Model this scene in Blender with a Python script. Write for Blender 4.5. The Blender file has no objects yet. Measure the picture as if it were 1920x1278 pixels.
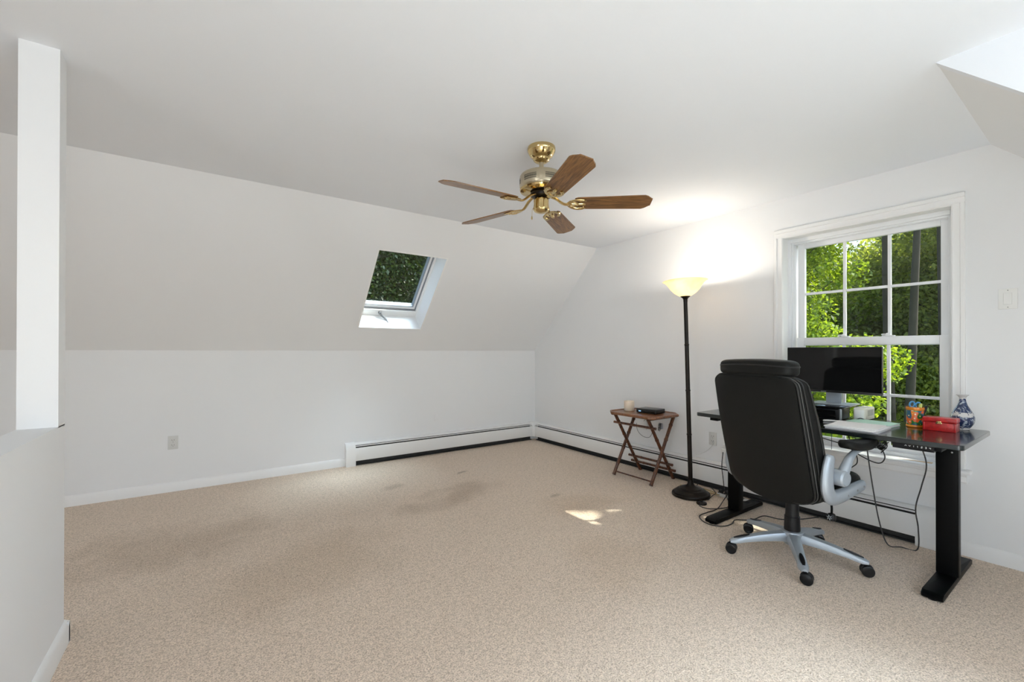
import bpy, bmesh, math, random
import numpy as np
from mathutils import Vector, Matrix
random.seed(7); RNG = np.random.default_rng(11)
C = bpy.context.scene.collection
SC = bpy.context.scene
PI = math.pi
R = math.radians

# ------------------------------------------------------------------ camera
F_PX, YAW, PITCH, SHIFT, ROLL, CAM_Z = 809.1477, .6105, .0038, 15.3878, .0013, 1.2
cam_d = bpy.data.cameras.new('camera'); cam = bpy.data.objects.new('camera', cam_d); C.objects.link(cam)
SC.camera = cam
cam_d.sensor_fit = 'HORIZONTAL'; cam_d.sensor_width = 36
cam_d.lens = 36 * F_PX / 1920
cam_d.shift_y = SHIFT / 1920
cam_d.clip_start = .02; cam_d.clip_end = 300
c_, s_ = math.cos(YAW), math.sin(YAW)
Rv = Vector((c_, -s_, 0)); Fv0 = Vector((s_, c_, 0)); Uv0 = Vector((0, 0, 1))
Fv = Fv0 * math.cos(PITCH) + Uv0 * math.sin(PITCH); Uv = Uv0 * math.cos(PITCH) - Fv0 * math.sin(PITCH)
cr, sr = math.cos(ROLL), math.sin(ROLL)
Rr = Rv * cr + Uv * sr; Ur = Uv * cr - Rv * sr
M = Matrix((Rr, Ur, -Fv)).transposed().to_4x4(); M.translation = Vector((0, 0, CAM_Z))
cam.matrix_world = M

# ------------------------------------------------------------------ world, sun, daylight through the windows, added bounce fill, exposure
SUN_DIR = Vector((.60, -.37, .71)).normalized()          # towards the sun
w = bpy.data.worlds.new('sky'); SC.world = w; w.use_nodes = True
nt = w.node_tree; nt.nodes.clear()
sky = nt.nodes.new('ShaderNodeTexSky'); sky.sky_type = 'NISHITA'; sky.sun_disc = False
sky.sun_elevation = R(47); sky.sun_rotation = R(125); sky.air_density = 1.0; sky.dust_density = 2.0
bg = nt.nodes.new('ShaderNodeBackground'); bg.inputs['Strength'].default_value = .33
out = nt.nodes.new('ShaderNodeOutputWorld')
nt.links.new(sky.outputs[0], bg.inputs[0]); nt.links.new(bg.outputs[0], out.inputs[0])

def light(name, kind, loc, direction, power, col, size=None, size_y=None, angle=None, spread=None):
    d = bpy.data.lights.new(name, kind); o = bpy.data.objects.new(name, d); C.objects.link(o)
    o.location = loc; d.energy = power; d.color = col
    if kind == 'AREA':
        d.shape = 'RECTANGLE'; d.size = size; d.size_y = size_y or size
        if spread: d.spread = spread
    if kind == 'SUN': d.angle = angle
    if kind == 'POINT': d.shadow_soft_size = size
    if direction is not None:
        o.rotation_euler = Vector(direction).to_track_quat('-Z', 'Y').to_euler()
    return o
light('sun', 'SUN', (12, -8, 14), -SUN_DIR, 7.0, (1, .94, .84), angle=R(.4))
light('dormer_daylight', 'AREA', (1.0, -2.5, 1.3), (0, 1, 0), 41, (.82, .92, 1), 3.0, 1.6)
light('ceiling_bounce_fill', 'AREA', (2.5, -3.7, 4.1), (-2.3, 2.75, -4.1), 2650, (.69, .86, 1), 2.2, 1.4)  # added fill lamp: lights unseen floor so the bounce brightens the ceiling
light('gable_daylight', 'AREA', (-3.95, -.9, 1.62), (1, .32, -.05), 28, (.90, .95, 1), 1.0, 1.1)
light('roof_window_skylight', 'AREA', (2.35, 4.05, 4.5), (-1.30, .12, -4.4), 60, (.70, .85, 1), 1.6, 1.6, spread=R(80))
SC.view_settings.view_transform = 'Standard'; SC.view_settings.look = 'None'
SC.view_settings.exposure = 0.46; SC.view_settings.gamma = 1.0; SC.view_settings.use_curve_mapping = False
try:
    SC.cycles.max_bounces = 14; SC.cycles.diffuse_bounces = 8; SC.cycles.transparent_max_bounces = 24
    SC.cycles.sample_clamp_indirect = 6
except Exception: pass

# ------------------------------------------------------------------ materials
def mat(name, col, rough=.5, metal=0, spec=.5, bump=None, noise=None, coat=0, emit=None, trans=0, alpha=None):
    """bump = (scale, strength); noise = (scale, amount) of colour variation"""
    m = bpy.data.materials.new(name); m.use_nodes = True
    n = m.node_tree; b = n.nodes['Principled BSDF']
    b.inputs['Base Color'].default_value = (*col, 1); b.inputs['Roughness'].default_value = rough
    b.inputs['Metallic'].default_value = metal; b.inputs['Specular IOR Level'].default_value = spec
    b.inputs['Coat Weight'].default_value = coat; b.inputs['Transmission Weight'].default_value = trans
    if emit: b.inputs['Emission Color'].default_value = (*emit[0], 1); b.inputs['Emission Strength'].default_value = emit[1]
    tc = n.nodes.new('ShaderNodeTexCoord')
    if noise:
        t = n.nodes.new('ShaderNodeTexNoise'); t.inputs['Scale'].default_value = noise[0]; t.inputs['Detail'].default_value = 5
        n.links.new(tc.outputs['Object'], t.inputs['Vector'])
        mx = n.nodes.new('ShaderNodeMix'); mx.data_type = 'RGBA'
        mx.inputs[6].default_value = (*[max(0, c * (1 - noise[1])) for c in col], 1)
        mx.inputs[7].default_value = (*[min(1, c * (1 + noise[1])) for c in col], 1)
        n.links.new(t.outputs[0], mx.inputs[0]); n.links.new(mx.outputs[2], b.inputs['Base Color'])
    if bump:
        t = n.nodes.new('ShaderNodeTexNoise'); t.inputs['Scale'].default_value = bump[0]; t.inputs['Detail'].default_value = 4
        n.links.new(tc.outputs['Object'], t.inputs['Vector'])
        bp = n.nodes.new('ShaderNodeBump'); bp.inputs['Strength'].default_value = bump[1]; bp.inputs['Distance'].default_value = .004
        n.links.new(t.outputs[0], bp.inputs['Height']); n.links.new(bp.outputs[0], b.inputs['Normal'])
    return m

WALL = mat('wall_paint', (.797, .803, .81), .85, spec=.2, bump=(9, .06), noise=(.7, .012))
CEIL = mat('ceiling_paint', (.80, .825, .862), .9, spec=.15, bump=(6, .06), noise=(.6, .012))
TRIM = mat('trim_paint', (.83, .83, .825), .38, spec=.45, bump=(30, .03))
VINYL = mat('window_vinyl', (.84, .85, .86), .35)
HEAT = mat('heater_enamel', (.80, .80, .79), .42, noise=(5, .02))
DARKGAP = mat('heater_dark_inside', (.035, .033, .03), .7, noise=(40, .4))
FIN = mat('heater_fins', (.12, .12, .12), .5, metal=.4, noise=(60, .4))
BLACKLEATHER = mat('black_leather', (.011, .011, .010), .44, spec=.14, bump=(220, .18), noise=(9, .12))
PIPING = mat('black_piping', (.02, .02, .019), .36, spec=.3)
STITCH = mat('grey_stitch', (.12, .12, .115), .6)
SILVER = mat('silver_plastic', (.38, .42, .46), .33, metal=.35, bump=(90, .02))
BLACKPLASTIC = mat('black_plastic', (.008, .008, .009), .38, spec=.3)
BLACKSTEEL = mat('black_powder_coated_steel', (.003, .003, .003), .36, spec=.08, bump=(400, .1))
BLACKWHEEL = mat('caster_black', (.010, .010, .011), .3, spec=.3)
DESKTOP = mat('black_gloss_desktop', (.012, .016, .016), .17, spec=.5, coat=.25, bump=(60, .015))
SCREEN = mat('monitor_screen', (.006, .006, .006), .04, spec=.4)
BEZEL = mat('monitor_bezel', (.012, .012, .012), .3)
BRASS = mat('polished_brass', (.66, .50, .24), .12, metal=1)
ANTBRASS = mat('satin_brass', (.50, .43, .31), .28, metal=.8)
BRONZE = mat('dark_bronze', (.011, .007, .004), .34, metal=.3, spec=.3, noise=(14, .3))
PAPER = mat('white_paper', (.80, .79, .78), .8)
PAPER2 = mat('grey_notebook', (.55, .54, .55), .6)
MINT = mat('mint_cover', (.50, .76, .62), .5)
WHITEPL = mat('white_plastic', (.80, .80, .78), .35)
IVORY = mat('almond_plastic', (.64, .64, .62), .4)
SLOT = mat('socket_slots', (.06, .06, .06), .6)
CORD = mat('black_cord', (.012, .012, .012), .5)
GREYCORD = mat('grey_cord', (.055, .055, .055), .5)
WHITECORD = mat('white_cord', (.7, .7, .68), .5)
CANDLE = mat('candle_wax', (.78, .68, .55), .5)
CANDLE.node_tree.nodes['Principled BSDF'].inputs['Subsurface Weight'].default_value = .3
CANDLE.node_tree.nodes['Principled BSDF'].inputs['Subsurface Radius'].default_value = (.02, .012, .006)
REDLAC = mat('red_lacquer', (.50, .018, .018), .3, coat=.3, noise=(45, .7), bump=(60, .5))
BARK = mat('bark', (.075, .063, .046), .9, noise=(6, .4), bump=(14, .8))
GROUNDM = mat('forest_floor', (.07, .075, .03), .95, noise=(1.3, .5))
GREYMET = mat('grey_metal', (.30, .31, .32), .35, metal=.8)
GASKET = mat('grey_gasket', (.22, .23, .25), .5)
BLUEPL = mat('blue_handle', (.10, .36, .66), .35)
YELLPL = mat('yellow_green_pen', (.55, .62, .16), .4)
TANWIRE = mat('brass_coloured_cord', (.42, .31, .12), .45)
GREYBOX = mat('black_glass', (.006, .006, .006), .08, spec=.6)
CREAM = mat('cream_casing', (.74, .72, .64), .45, noise=(8, .05))
SCREW = mat('screw_steel', (.3, .3, .3), .3, metal=1)
ROUTERM = mat('router_black', (.012, .013, .012), .3)
LEDM = mat('blue_light', (.1, .3, .6), .4, emit=((.35, .65, 1), .9))
PATCH = mat('tan_sill_patch', (.62, .42, .22), .6, noise=(20, .2))

def wood(name, dark, light_, scale=(1, 14, 14), rough=.4, coat=.2, dist=3.2):
    m = bpy.data.materials.new(name); m.use_nodes = True
    n = m.node_tree; b = n.nodes['Principled BSDF']
    tc = n.nodes.new('ShaderNodeTexCoord'); mp = n.nodes.new('ShaderNodeMapping'); mp.inputs['Scale'].default_value = scale
    t = n.nodes.new('ShaderNodeTexNoise'); t.inputs['Scale'].default_value = 3.5; t.inputs['Detail'].default_value = 7
    t.inputs['Distortion'].default_value = dist
    cr_ = n.nodes.new('ShaderNodeValToRGB'); cr_.color_ramp.elements[0].color = (*dark, 1); cr_.color_ramp.elements[1].color = (*light_, 1)
    cr_.color_ramp.elements[0].position = .36; cr_.color_ramp.elements[1].position = .62
    n.links.new(tc.outputs['Object'], mp.inputs[0]); n.links.new(mp.outputs[0], t.inputs['Vector'])
    n.links.new(t.outputs[0], cr_.inputs[0]); n.links.new(cr_.outputs[0], b.inputs['Base Color'])
    b.inputs['Roughness'].default_value = rough; b.inputs['Coat Weight'].default_value = coat
    bp = n.nodes.new('ShaderNodeBump'); bp.inputs['Strength'].default_value = .12; bp.inputs['Distance'].default_value = .003
    n.links.new(t.outputs[0], bp.inputs['Height']); n.links.new(bp.outputs[0], b.inputs['Normal'])
    return m
OAK = wood('fan_oak', (.095, .040, .010), (.25, .118, .034), (1.1, 15, 15))
BAMBOO = wood('dark_stained_bamboo', (.022, .006, .003), (.15, .045, .013), (9, 9, 2.4), .32, .3)
BAMBOOTOP = wood('stained_rattan_top', (.075, .022, .007), (.27, .10, .03), (7, 26, 7), .35, .3)

def glass_mat():
    m = bpy.data.materials.new('window_glass'); m.use_nodes = True
    n = m.node_tree; n.nodes.clear()
    o = n.nodes.new('ShaderNodeOutputMaterial'); mx = n.nodes.new('ShaderNodeMixShader')
    tr = n.nodes.new('ShaderNodeBsdfTransparent'); tr.inputs[0].default_value = (.93, .96, .94, 1)
    gl = n.nodes.new('ShaderNodeBsdfGlossy'); gl.inputs['Roughness'].default_value = .02
    lw = n.nodes.new('ShaderNodeLayerWeight'); lw.inputs[0].default_value = .5
    pw = n.nodes.new('ShaderNodeMath'); pw.operation = 'POWER'; pw.inputs[1].default_value = 5; n.links.new(lw.outputs['Facing'], pw.inputs[0])
    fr = n.nodes.new('ShaderNodeMath'); fr.operation = 'MULTIPLY_ADD'; fr.inputs[1].default_value = .97; fr.inputs[2].default_value = .025; n.links.new(pw.outputs[0], fr.inputs[0])
    n.links.new(fr.outputs[0], mx.inputs[0]); n.links.new(tr.outputs[0], mx.inputs[1]); n.links.new(gl.outputs[0], mx.inputs[2])
    n.links.new(mx.outputs[0], o.inputs[0]); return m
GLASS = glass_mat()

def leaf_mat(name, c1, c2, c3=None, tr=.5):
    m = bpy.data.materials.new(name); m.use_nodes = True
    n = m.node_tree; n.nodes.clear()
    o = n.nodes.new('ShaderNodeOutputMaterial'); mx = n.nodes.new('ShaderNodeMixShader'); mx.inputs[0].default_value = tr
    d = n.nodes.new('ShaderNodeBsdfPrincipled'); d.inputs['Roughness'].default_value = .45
    t = n.nodes.new('ShaderNodeBsdfTranslucent')
    ge = n.nodes.new('ShaderNodeNewGeometry'); r = n.nodes.new('ShaderNodeValToRGB')
    r.color_ramp.elements[0].color = (*c1, 1); r.color_ramp.elements[1].color = (*c2, 1)
    n.links.new(ge.outputs['Random Per Island'], r.inputs[0])
    g = n.nodes.new('ShaderNodeMix'); g.data_type = 'RGBA'; g.blend_type = 'MULTIPLY'; g.inputs[0].default_value = 1
    g.inputs[7].default_value = (1.9, 1.7, .7, 1)
    n.links.new(r.outputs[0], d.inputs['Base Color']); n.links.new(r.outputs[0], g.inputs[6]); n.links.new(g.outputs[2], t.inputs[0])
    n.links.new(d.outputs[0], mx.inputs[1]); n.links.new(t.outputs[0], mx.inputs[2]); n.links.new(mx.outputs[0], o.inputs[0])
    return m
LEAF = leaf_mat('maple_leaves', (.10, .17, .015), (.28, .40, .05), tr=.55)
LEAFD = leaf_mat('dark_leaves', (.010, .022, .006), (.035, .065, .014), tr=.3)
LEAFM = leaf_mat('mid_green_leaves', (.12, .17, .05), (.38, .46, .14), tr=.5)

def carpet_mat():
    m = bpy.data.materials.new('carpet_beige_loop'); m.use_nodes = True
    n = m.node_tree; b = n.nodes['Principled BSDF']; b.inputs['Roughness'].default_value = .95; b.inputs['Specular IOR Level'].default_value = .1
    b.inputs['Sheen Weight'].default_value = .15
    L = n.links.new
    tc = n.nodes.new('ShaderNodeTexCoord')
    def noise(scale, detail=3, dist=0, rough=.55):
        t = n.nodes.new('ShaderNodeTexNoise'); t.inputs['Scale'].default_value = scale; t.inputs['Detail'].default_value = detail
        t.inputs['Distortion'].default_value = dist; t.inputs['Roughness'].default_value = rough
        L(tc.outputs['Object'], t.inputs['Vector']); return t
    def ramp(src, p0, c0, p1, c1):
        r = n.nodes.new('ShaderNodeValToRGB'); r.color_ramp.elements[0].position = p0; r.color_ramp.elements[1].position = p1
        r.color_ramp.elements[0].color = (*c0, 1); r.color_ramp.elements[1].color = (*c1, 1); L(src, r.inputs[0]); return r
    def mix(f, a, bb, mode='MIX', fac=None):
        x = n.nodes.new('ShaderNodeMix'); x.data_type = 'RGBA'; x.blend_type = mode
        if f is not None: L(f, x.inputs[0])
        else: x.inputs[0].default_value = fac
        if isinstance(a, tuple): x.inputs[6].default_value = (*a, 1)
        else: L(a, x.inputs[6])
        if isinstance(bb, tuple): x.inputs[7].default_value = (*bb, 1)
        else: L(bb, x.inputs[7])
        return x
    fine = noise(170, 2, .4); mid = noise(62, 3, .8)
    base = ramp(fine.outputs[0], .34, (.51, .40, .31), .58, (.90, .75, .61))
    b2 = ramp(mid.outputs[0], .36, (.80, .79, .77), .56, (1, 1, 1))
    col = mix(None, base.outputs[0], b2.outputs[0], 'MULTIPLY', 1.0)
    # dark flecks
    vf = n.nodes.new('ShaderNodeTexVoronoi'); vf.inputs['Scale'].default_value = 38; L(tc.outputs['Object'], vf.inputs['Vector'])
    fl = ramp(vf.outputs['Distance'], .06, (.62, .58, .54), .16, (1, 1, 1))
    col = mix(None, col.outputs[2], fl.outputs[0], 'MULTIPLY', .7)
    # soiled areas and broad darker ones: blobs with soft irregular edges
    wn = noise(2.6, 4, .6)
    def blob(cx, cy, rx, ry, rot, dark, edge0=.2):
        mp = n.nodes.new('ShaderNodeMapping'); mp.vector_type = 'TEXTURE'
        mp.inputs['Location'].default_value = (cx, cy, 0); mp.inputs['Rotation'].default_value = (0, 0, rot); mp.inputs['Scale'].default_value = (rx, ry, 1)
        L(tc.outputs['Object'], mp.inputs[0])
        ad = n.nodes.new('ShaderNodeVectorMath'); ad.operation = 'ADD'
        sc = n.nodes.new('ShaderNodeVectorMath'); sc.operation = 'MULTIPLY_ADD'
        sc.inputs[1].default_value = (1.5, 1.5, 0); sc.inputs[2].default_value = (-.75, -.75, 0)
        L(wn.outputs['Color'], sc.inputs[0]); L(mp.outputs[0], ad.inputs[0]); L(sc.outputs[0], ad.inputs[1])
        ln = n.nodes.new('ShaderNodeVectorMath'); ln.operation = 'LENGTH'; L(ad.outputs[0], ln.inputs[0])
        r = ramp(ln.outputs['Value'], edge0, dark, 1.0, (1, 1, 1)); r.color_ramp.interpolation = 'EASE'; return r
    for a in [(1.68, 3.22, .62, .26, .25, (.76, .73, .70)), (1.33, 3.72, .16, .10, .3, (.80, .78, .76)),
              (-.15, 3.35, .75, .55, .3, (.80, .78, .75)), (.45, 2.55, .8, .5, .7, (.88, .86, .83)),
              (2.45, 2.45, .6, .30, .1, (.90, .87, .83)), (2.05, 3.78, .10, .03, .3, (.62, .60, .58)), (2.35, 2.73, .09, .04, .3, (.72, .70, .67)),
              (1.9, 1.7, .5, .35, .4, (.93, .91, .88))]:
        bl = blob(*a); col = mix(None, col.outputs[2], bl.outputs[0], 'MULTIPLY', 1.0)
    L(col.outputs[2], b.inputs['Base Color'])
    bp = n.nodes.new('ShaderNodeBump'); bp.inputs['Strength'].default_value = .75; bp.inputs['Distance'].default_value = .006
    ad = n.nodes.new('ShaderNodeMath'); ad.operation = 'ADD'; L(fine.outputs[0], ad.inputs[0]); L(mid.outputs[0], ad.inputs[1])
    L(ad.outputs[0], bp.inputs['Height']); L(bp.outputs[0], b.inputs['Normal'])
    return m
CARPET = carpet_mat()

# ------------------------------------------------------------------ mesh helpers
class B:
    """collects geometry (in world metres unless the thing is rotated); build() links it as ONE mesh object"""
    def __init__(s): s.v = []; s.f = []
    def _take(s, bm):
        o = len(s.v); bm.verts.index_update()
        s.v += [tuple(x.co) for x in bm.verts]; s.f += [[q.index + o for q in f.verts] for f in bm.faces]; bm.free(); return s
    def box(s, a, b, bev=0, seg=2, rot=None, pivot=None):
        bm = bmesh.new(); bmesh.ops.create_cube(bm, size=1)
        for x in bm.verts: x.co = Vector([(a[i] + b[i]) / 2 + x.co[i] * (b[i] - a[i]) for i in range(3)])
        if bev: bmesh.ops.bevel(bm, geom=bm.edges[:], offset=bev, segments=seg, profile=.5, affect='EDGES')
        if rot is not None:
            p = Vector(pivot if pivot is not None else [(a[i] + b[i]) / 2 for i in range(3)])
            for x in bm.verts: x.co = rot @ (x.co - p) + p
        return s._take(bm)
    def lathe(s, prof, c=(0, 0, 0), seg=32, axis='z', M=None):
        o = len(s.v); n = len(prof)
        for k in range(seg):
            a = 2 * PI * k / seg
            for r, z in prof:
                p = Vector((r * math.cos(a), r * math.sin(a), z))
                if axis == 'y': p = Vector((p.x, p.z, p.y))
                if axis == 'x': p = Vector((p.z, p.x, p.y))
                if M is not None: p = M @ p
                s.v.append(tuple(p + Vector(c)))
        for k in range(seg):
            k2 = (k + 1) % seg
            for i in range(n - 1):
                s.f.append([o + k * n + i, o + k2 * n + i, o + k2 * n + i + 1, o + k * n + i + 1])
        if prof[0][0] > 1e-6: s.f.append([o + k * n for k in range(seg)][::-1])
        if prof[-1][0] > 1e-6: s.f.append([o + k * n + n - 1 for k in range(seg)])
        return s
    def cyl(s, a, b, r, seg=16, r2=None):
        return s.tube([a, b], [r, r if r2 is None else r2], seg)
    def tube(s, pts, r, seg=10, closed=False, flat=None, up=None):
        """flat=(kx,ky): elliptical section; up: direction of the section's x"""
        pts = [Vector(p) for p in pts]; n = len(pts); rr = r if isinstance(r, (list, tuple)) else [r] * n
        T = []
        for i in range(n):
            a = pts[i - 1] if (i > 0 or closed) else pts[i]; b = pts[(i + 1) % n] if (i < n - 1 or closed) else pts[i]
            T.append((b - a).normalized())
        u = Vector(up) if up else (Vector((0, 0, 1)) if abs(T[0].z) < .9 else Vector((1, 0, 0)))
        o = len(s.v); kx, ky = flat or (1, 1)
        for i in range(n):
            u0 = Vector(up) if up else u
            x = (u0 - T[i] * u0.dot(T[i]))
            x = x.normalized() if x.length > 1e-6 else Vector((1, 0, 0)); u = x; y = T[i].cross(x)
            for k in range(seg):
                a = 2 * PI * k / seg
                s.v.append(tuple(pts[i] + x * (math.cos(a) * rr[i] * kx) + y * (math.sin(a) * rr[i] * ky)))
        m = n if closed else n - 1
        for i in range(m):
            j = (i + 1) % n
            for k in range(seg):
                k2 = (k + 1) % seg
                s.f.append([o + i * seg + k, o + i * seg + k2, o + j * seg + k2, o + j * seg + k])
        if not closed:
            s.f.append([o + k for k in range(seg)][::-1]); s.f.append([o + (n - 1) * seg + k for k in range(seg)])
        return s
    def prism(s, poly, d0, d1, axis='z', bev=0, seg=2, M=None):
        """poly 2-D outline extruded along axis. axis z: (x,y); x: (y,z); y: (x,z)"""
        bm = bmesh.new()
        def P(p, d): return {'z': (p[0], p[1], d), 'x': (d, p[0], p[1]), 'y': (p[0], d, p[1])}[axis]
        lo = [bm.verts.new(P(p, d0)) for p in poly]; hi = [bm.verts.new(P(p, d1)) for p in poly]
        n = len(poly)
        bm.faces.new(lo[::-1]); bm.faces.new(hi)
        for i in range(n): bm.faces.new([lo[i], lo[(i + 1) % n], hi[(i + 1) % n], hi[i]])
        bmesh.ops.recalc_face_normals(bm, faces=bm.faces[:])
        if bev:
            caps = [e for e in bm.edges if len(e.link_faces) == 2 and any(len(f.verts) == n and n != 4 or f in (bm.faces,) for f in e.link_faces)] or bm.edges[:]
            bmesh.ops.bevel(bm, geom=caps, offset=bev, segments=seg, profile=.5, affect='EDGES')
        if M is not None:
            for v in bm.verts: v.co = M @ v.co
        return s._take(bm)
    def rings(s, rs, cap=True):
        """list of equally long vertex rings, joined to a skin"""
        o = len(s.v); n = len(rs[0])
        for r_ in rs: s.v += [tuple(p) for p in r_]
        for i in range(len(rs) - 1):
            for k in range(n):
                k2 = (k + 1) % n
                s.f.append([o + i * n + k, o + i * n + k2, o + (i + 1) * n + k2, o + (i + 1) * n + k])
        if cap:
            s.f.append([o + k for k in range(n)][::-1]); s.f.append([o + (len(rs) - 1) * n + k for k in range(n)])
        return s
    def build(s, name, m, parent=None, world=True, ang=35):
        off = Vector((0, 0, 0))
        if parent is not None and world:
            p = parent
            while p is not None: off += Vector(p.location); p = p.parent
        me = bpy.data.meshes.new(name)
        me.from_pydata([(x[0] - off.x, x[1] - off.y, x[2] - off.z) for x in s.v], [], s.f)
        me.materials.append(m)
        for p in me.polygons: p.use_smooth = True
        try: me.set_sharp_from_angle(angle=R(ang))
        except Exception: pass
        bm = bmesh.new(); bm.from_mesh(me); bmesh.ops.recalc_face_normals(bm, faces=bm.faces[:]); bm.to_mesh(me); bm.free()
        o = bpy.data.objects.new(name, me); C.objects.link(o)
        if parent is not None: o.parent = parent
        return o
def empty(name, loc, label=None, cat=None, group=None, kind=None, rz=0, ry=0, rx=0):
    o = bpy.data.objects.new(name, None); C.objects.link(o); o.location = loc; o.rotation_euler = (rx, ry, rz)
    o.empty_display_size = .05
    return tag(o, label, cat, group, kind)
def tag(o, label=None, cat=None, group=None, kind=None):
    if label: o['label'] = label
    if cat: o['category'] = cat
    if group: o['group'] = group
    if kind: o['kind'] = kind
    return o
def thing(bb, name, m, loc, label, cat, group=None):
    """single-mesh thing whose origin sits at loc"""
    bb.v = [(x[0] - loc[0], x[1] - loc[1], x[2] - loc[2]) for x in bb.v]
    o = bb.build(name, m); o.location = loc; return tag(o, label, cat, group)
def spline(pts, n=8):
    P = [Vector(p) for p in pts]; P = [P[0] * 2 - P[1]] + P + [P[-1] * 2 - P[-2]]; outp = []
    for i in range(1, len(P) - 2):
        for k in range(n):
            t = k / n
            outp.append(.5 * ((2 * P[i]) + (P[i + 1] - P[i - 1]) * t + (2 * P[i - 1] - 5 * P[i] + 4 * P[i + 1] - P[i + 2]) * t * t
                        + (3 * P[i] - P[i - 1] - 3 * P[i + 1] + P[i + 2]) * t ** 3))
    outp.append(P[-2]); return outp
def sup(n, a, b, e):
    """superellipse outline"""
    r = []
    for k in range(n):
        t = 2 * PI * k / n; c, s = math.cos(t), math.sin(t)
        r.append((a * math.copysign(abs(c) ** (2 / e), c), b * math.copysign(abs(s) ** (2 / e), s)))
    return r

# ------------------------------------------------------------------ the room
X0, Y0, Y1, YF = 3.65, 4.673, 3.512, .449      # gable wall, knee wall, back and front edge of the flat ceiling
ZC, ZK = 2.382, 1.200
XL, YB = -4.0, -1.72                            # far left gable, dormer front wall
XC = 2.432                                      # cheek of the dormer
YK = YF - (Y0 - Y1)                             # front knee wall
T = .12
def st(name, bb, m, kind='structure'): return tag(bb.build(name, m), kind=kind)

st('floor', B().box((XL - T, YB - T, -.2), (X0 + T, Y0 + T, 0)), CARPET)
st('wall_back', B().box((XL - T, Y0, 0), (X0 + T, Y0 + T, ZK + .05)), WALL)
# right gable wall, with the window opening
WY0, WY1, WZ0, WZ1 = .605, 1.545, .50, 2.08
G = B()
def slab(poly): G.prism(poly, X0, X0 + .24, 'x')
slab([(YK - T, 0), (WY0, 0), (WY0, ZC + .1), (YF, ZC + .1), (YK - T, ZK)])
slab([(WY1, 0), (Y0, 0), (Y0, ZK), (Y1, ZC + .1), (WY1, ZC + .1)])
slab([(WY0, 0), (WY1, 0), (WY1, WZ0), (WY0, WZ0)])
slab([(WY0, WZ1), (WY1, WZ1), (WY1, ZC + .1), (WY0, ZC + .1)])
st('wall_right', G, WALL)
# ceiling: flat part, runs on into the dormer
st('ceiling', B().box((XL - T, YF, ZC), (X0 + T, Y1, ZC + T)).box((XL - T, YB - T, ZC), (XC, YF, ZC + T)), CEIL)
# slope at the back with the opening for the roof window
du = Vector((0, Y0 - Y1, ZK - ZC)); SL = du.length; du.normalize(); dn = Vector((0, -du.z, du.y)); 
if dn.z < 0: dn = -dn
def sp(x, s, off=0): return Vector((x, Y1, ZC)) + du * s + dn * off
SX0, SX1, SS0, SS1 = 1.222, 1.887, (3.797 - Y1) / du.y, (4.443 - Y1) / du.y
WELL = .20
G = B()
def slp(xa, xb, sa, sb, oa=0, ob=WELL, bb=None):
    bb = bb or G
    bb.rings([[sp(xa, sa, oa), sp(xb, sa, oa), sp(xb, sb, oa), sp(xa, sb, oa)], [sp(xa, sa, ob), sp(xb, sa, ob), sp(xb, sb, ob), sp(xa, sb, ob)]])
slp(XL - T, SX0, 0, SL); slp(SX1, X0, 0, SL); slp(SX0, SX1, 0, SS0); slp(SX0, SX1, SS1, SL)
st('ceiling_slope_back', G, WALL)
# slope at the front, between the gable wall and the dormer cheek; cheek wall; knee wall; dormer front wall
G = B()
XS = XC + .05
G.rings([[(XC + .001, YF, ZC), (X0, YF, ZC), (X0, YK, ZK), (XC + .001, YK, ZK)], [(XS, YF, ZC + .14), (X0, YF, ZC + .14), (X0, YK - .14, ZK), (XS, YK - .14, ZK)]])
st('ceiling_slope_front', G, WALL)
st('wall_front_low', B().box((XC, YK - T, 0), (X0, YK, ZK)), WALL)
st('wall_cheek', B().prism([(YF + .004, ZC + .002), (YB, ZC + .002), (YB, 0), (YK, 0), (YK, ZK)], XC, XC + .045, 'x'), CEIL)
G = B()
DX0, DX1, DZ0, DZ1 = -.15, 2.15, .78, 2.06
G.box((XL - T, YB - T, 0), (DX0, YB, ZC)).box((DX1, YB - T, 0), (XC + .06, YB, ZC)).box((DX0, YB - T, 0), (DX1, YB, DZ0)).box((DX0, YB - T, DZ1), (DX1, YB, ZC))
st('wall_front', G, WALL)
G = B()
LY0, LY1, LZ0, LZ1 = -1.45, -.35, 1.0, 2.15
G.box((XL - T, YB - T, 0), (XL, LY0, ZC)).box((XL - T, LY1, 0), (XL, Y0 + T, ZC)).box((XL - T, LY0, 0), (XL, LY1, LZ0)).box((XL - T, LY0, LZ1), (XL, LY1, ZC))
st('wall_left', G, WALL)
# frames of the windows behind the photographer (seen only as reflections and as light)
def sash_frame(root, name, horizontal, fixed, a0, a1, z0, z1, bars):
    g = B()
    def bx(p, q, r_, s_2):
        if horizontal: g.box((p, fixed - .03, r_), (q, fixed + .03, s_2), .004)
        else: g.box((fixed - .03, p, r_), (fixed + .03, q, s_2), .004)
    bx(a0, a0 + .05, z0, z1); bx(a1 - .05, a1, z0, z1); bx(a0 + .05, a1 - .05, z0, z0 + .05); bx(a0 + .05, a1 - .05, z1 - .05, z1)
    g.build(name, VINYL, root)
    for k in bars:
        g = B(); x = a0 + (a1 - a0) * k
        bx_ = (x - .012, x + .012)
        if horizontal: g.box((bx_[0], fixed - .02, z0 + .05), (bx_[1], fixed + .02, z1 - .05))
        else: g.box((fixed - .02, bx_[0], z0 + .05), (fixed + .02, bx_[1], z1 - .05))
        g.build('muntin', VINYL, root)
wd = empty('window_3', (1, YB, DZ0), kind='structure'); sash_frame(wd, 'window_frame', True, YB - .06, DX0, DX1, DZ0, DZ1, (.33, .667))
wl = empty('window_4', (XL, -.9, LZ0), kind='structure'); sash_frame(wl, 'window_frame', False, XL - .06, LY0, LY1, LZ0, LZ1, (.5,))

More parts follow.
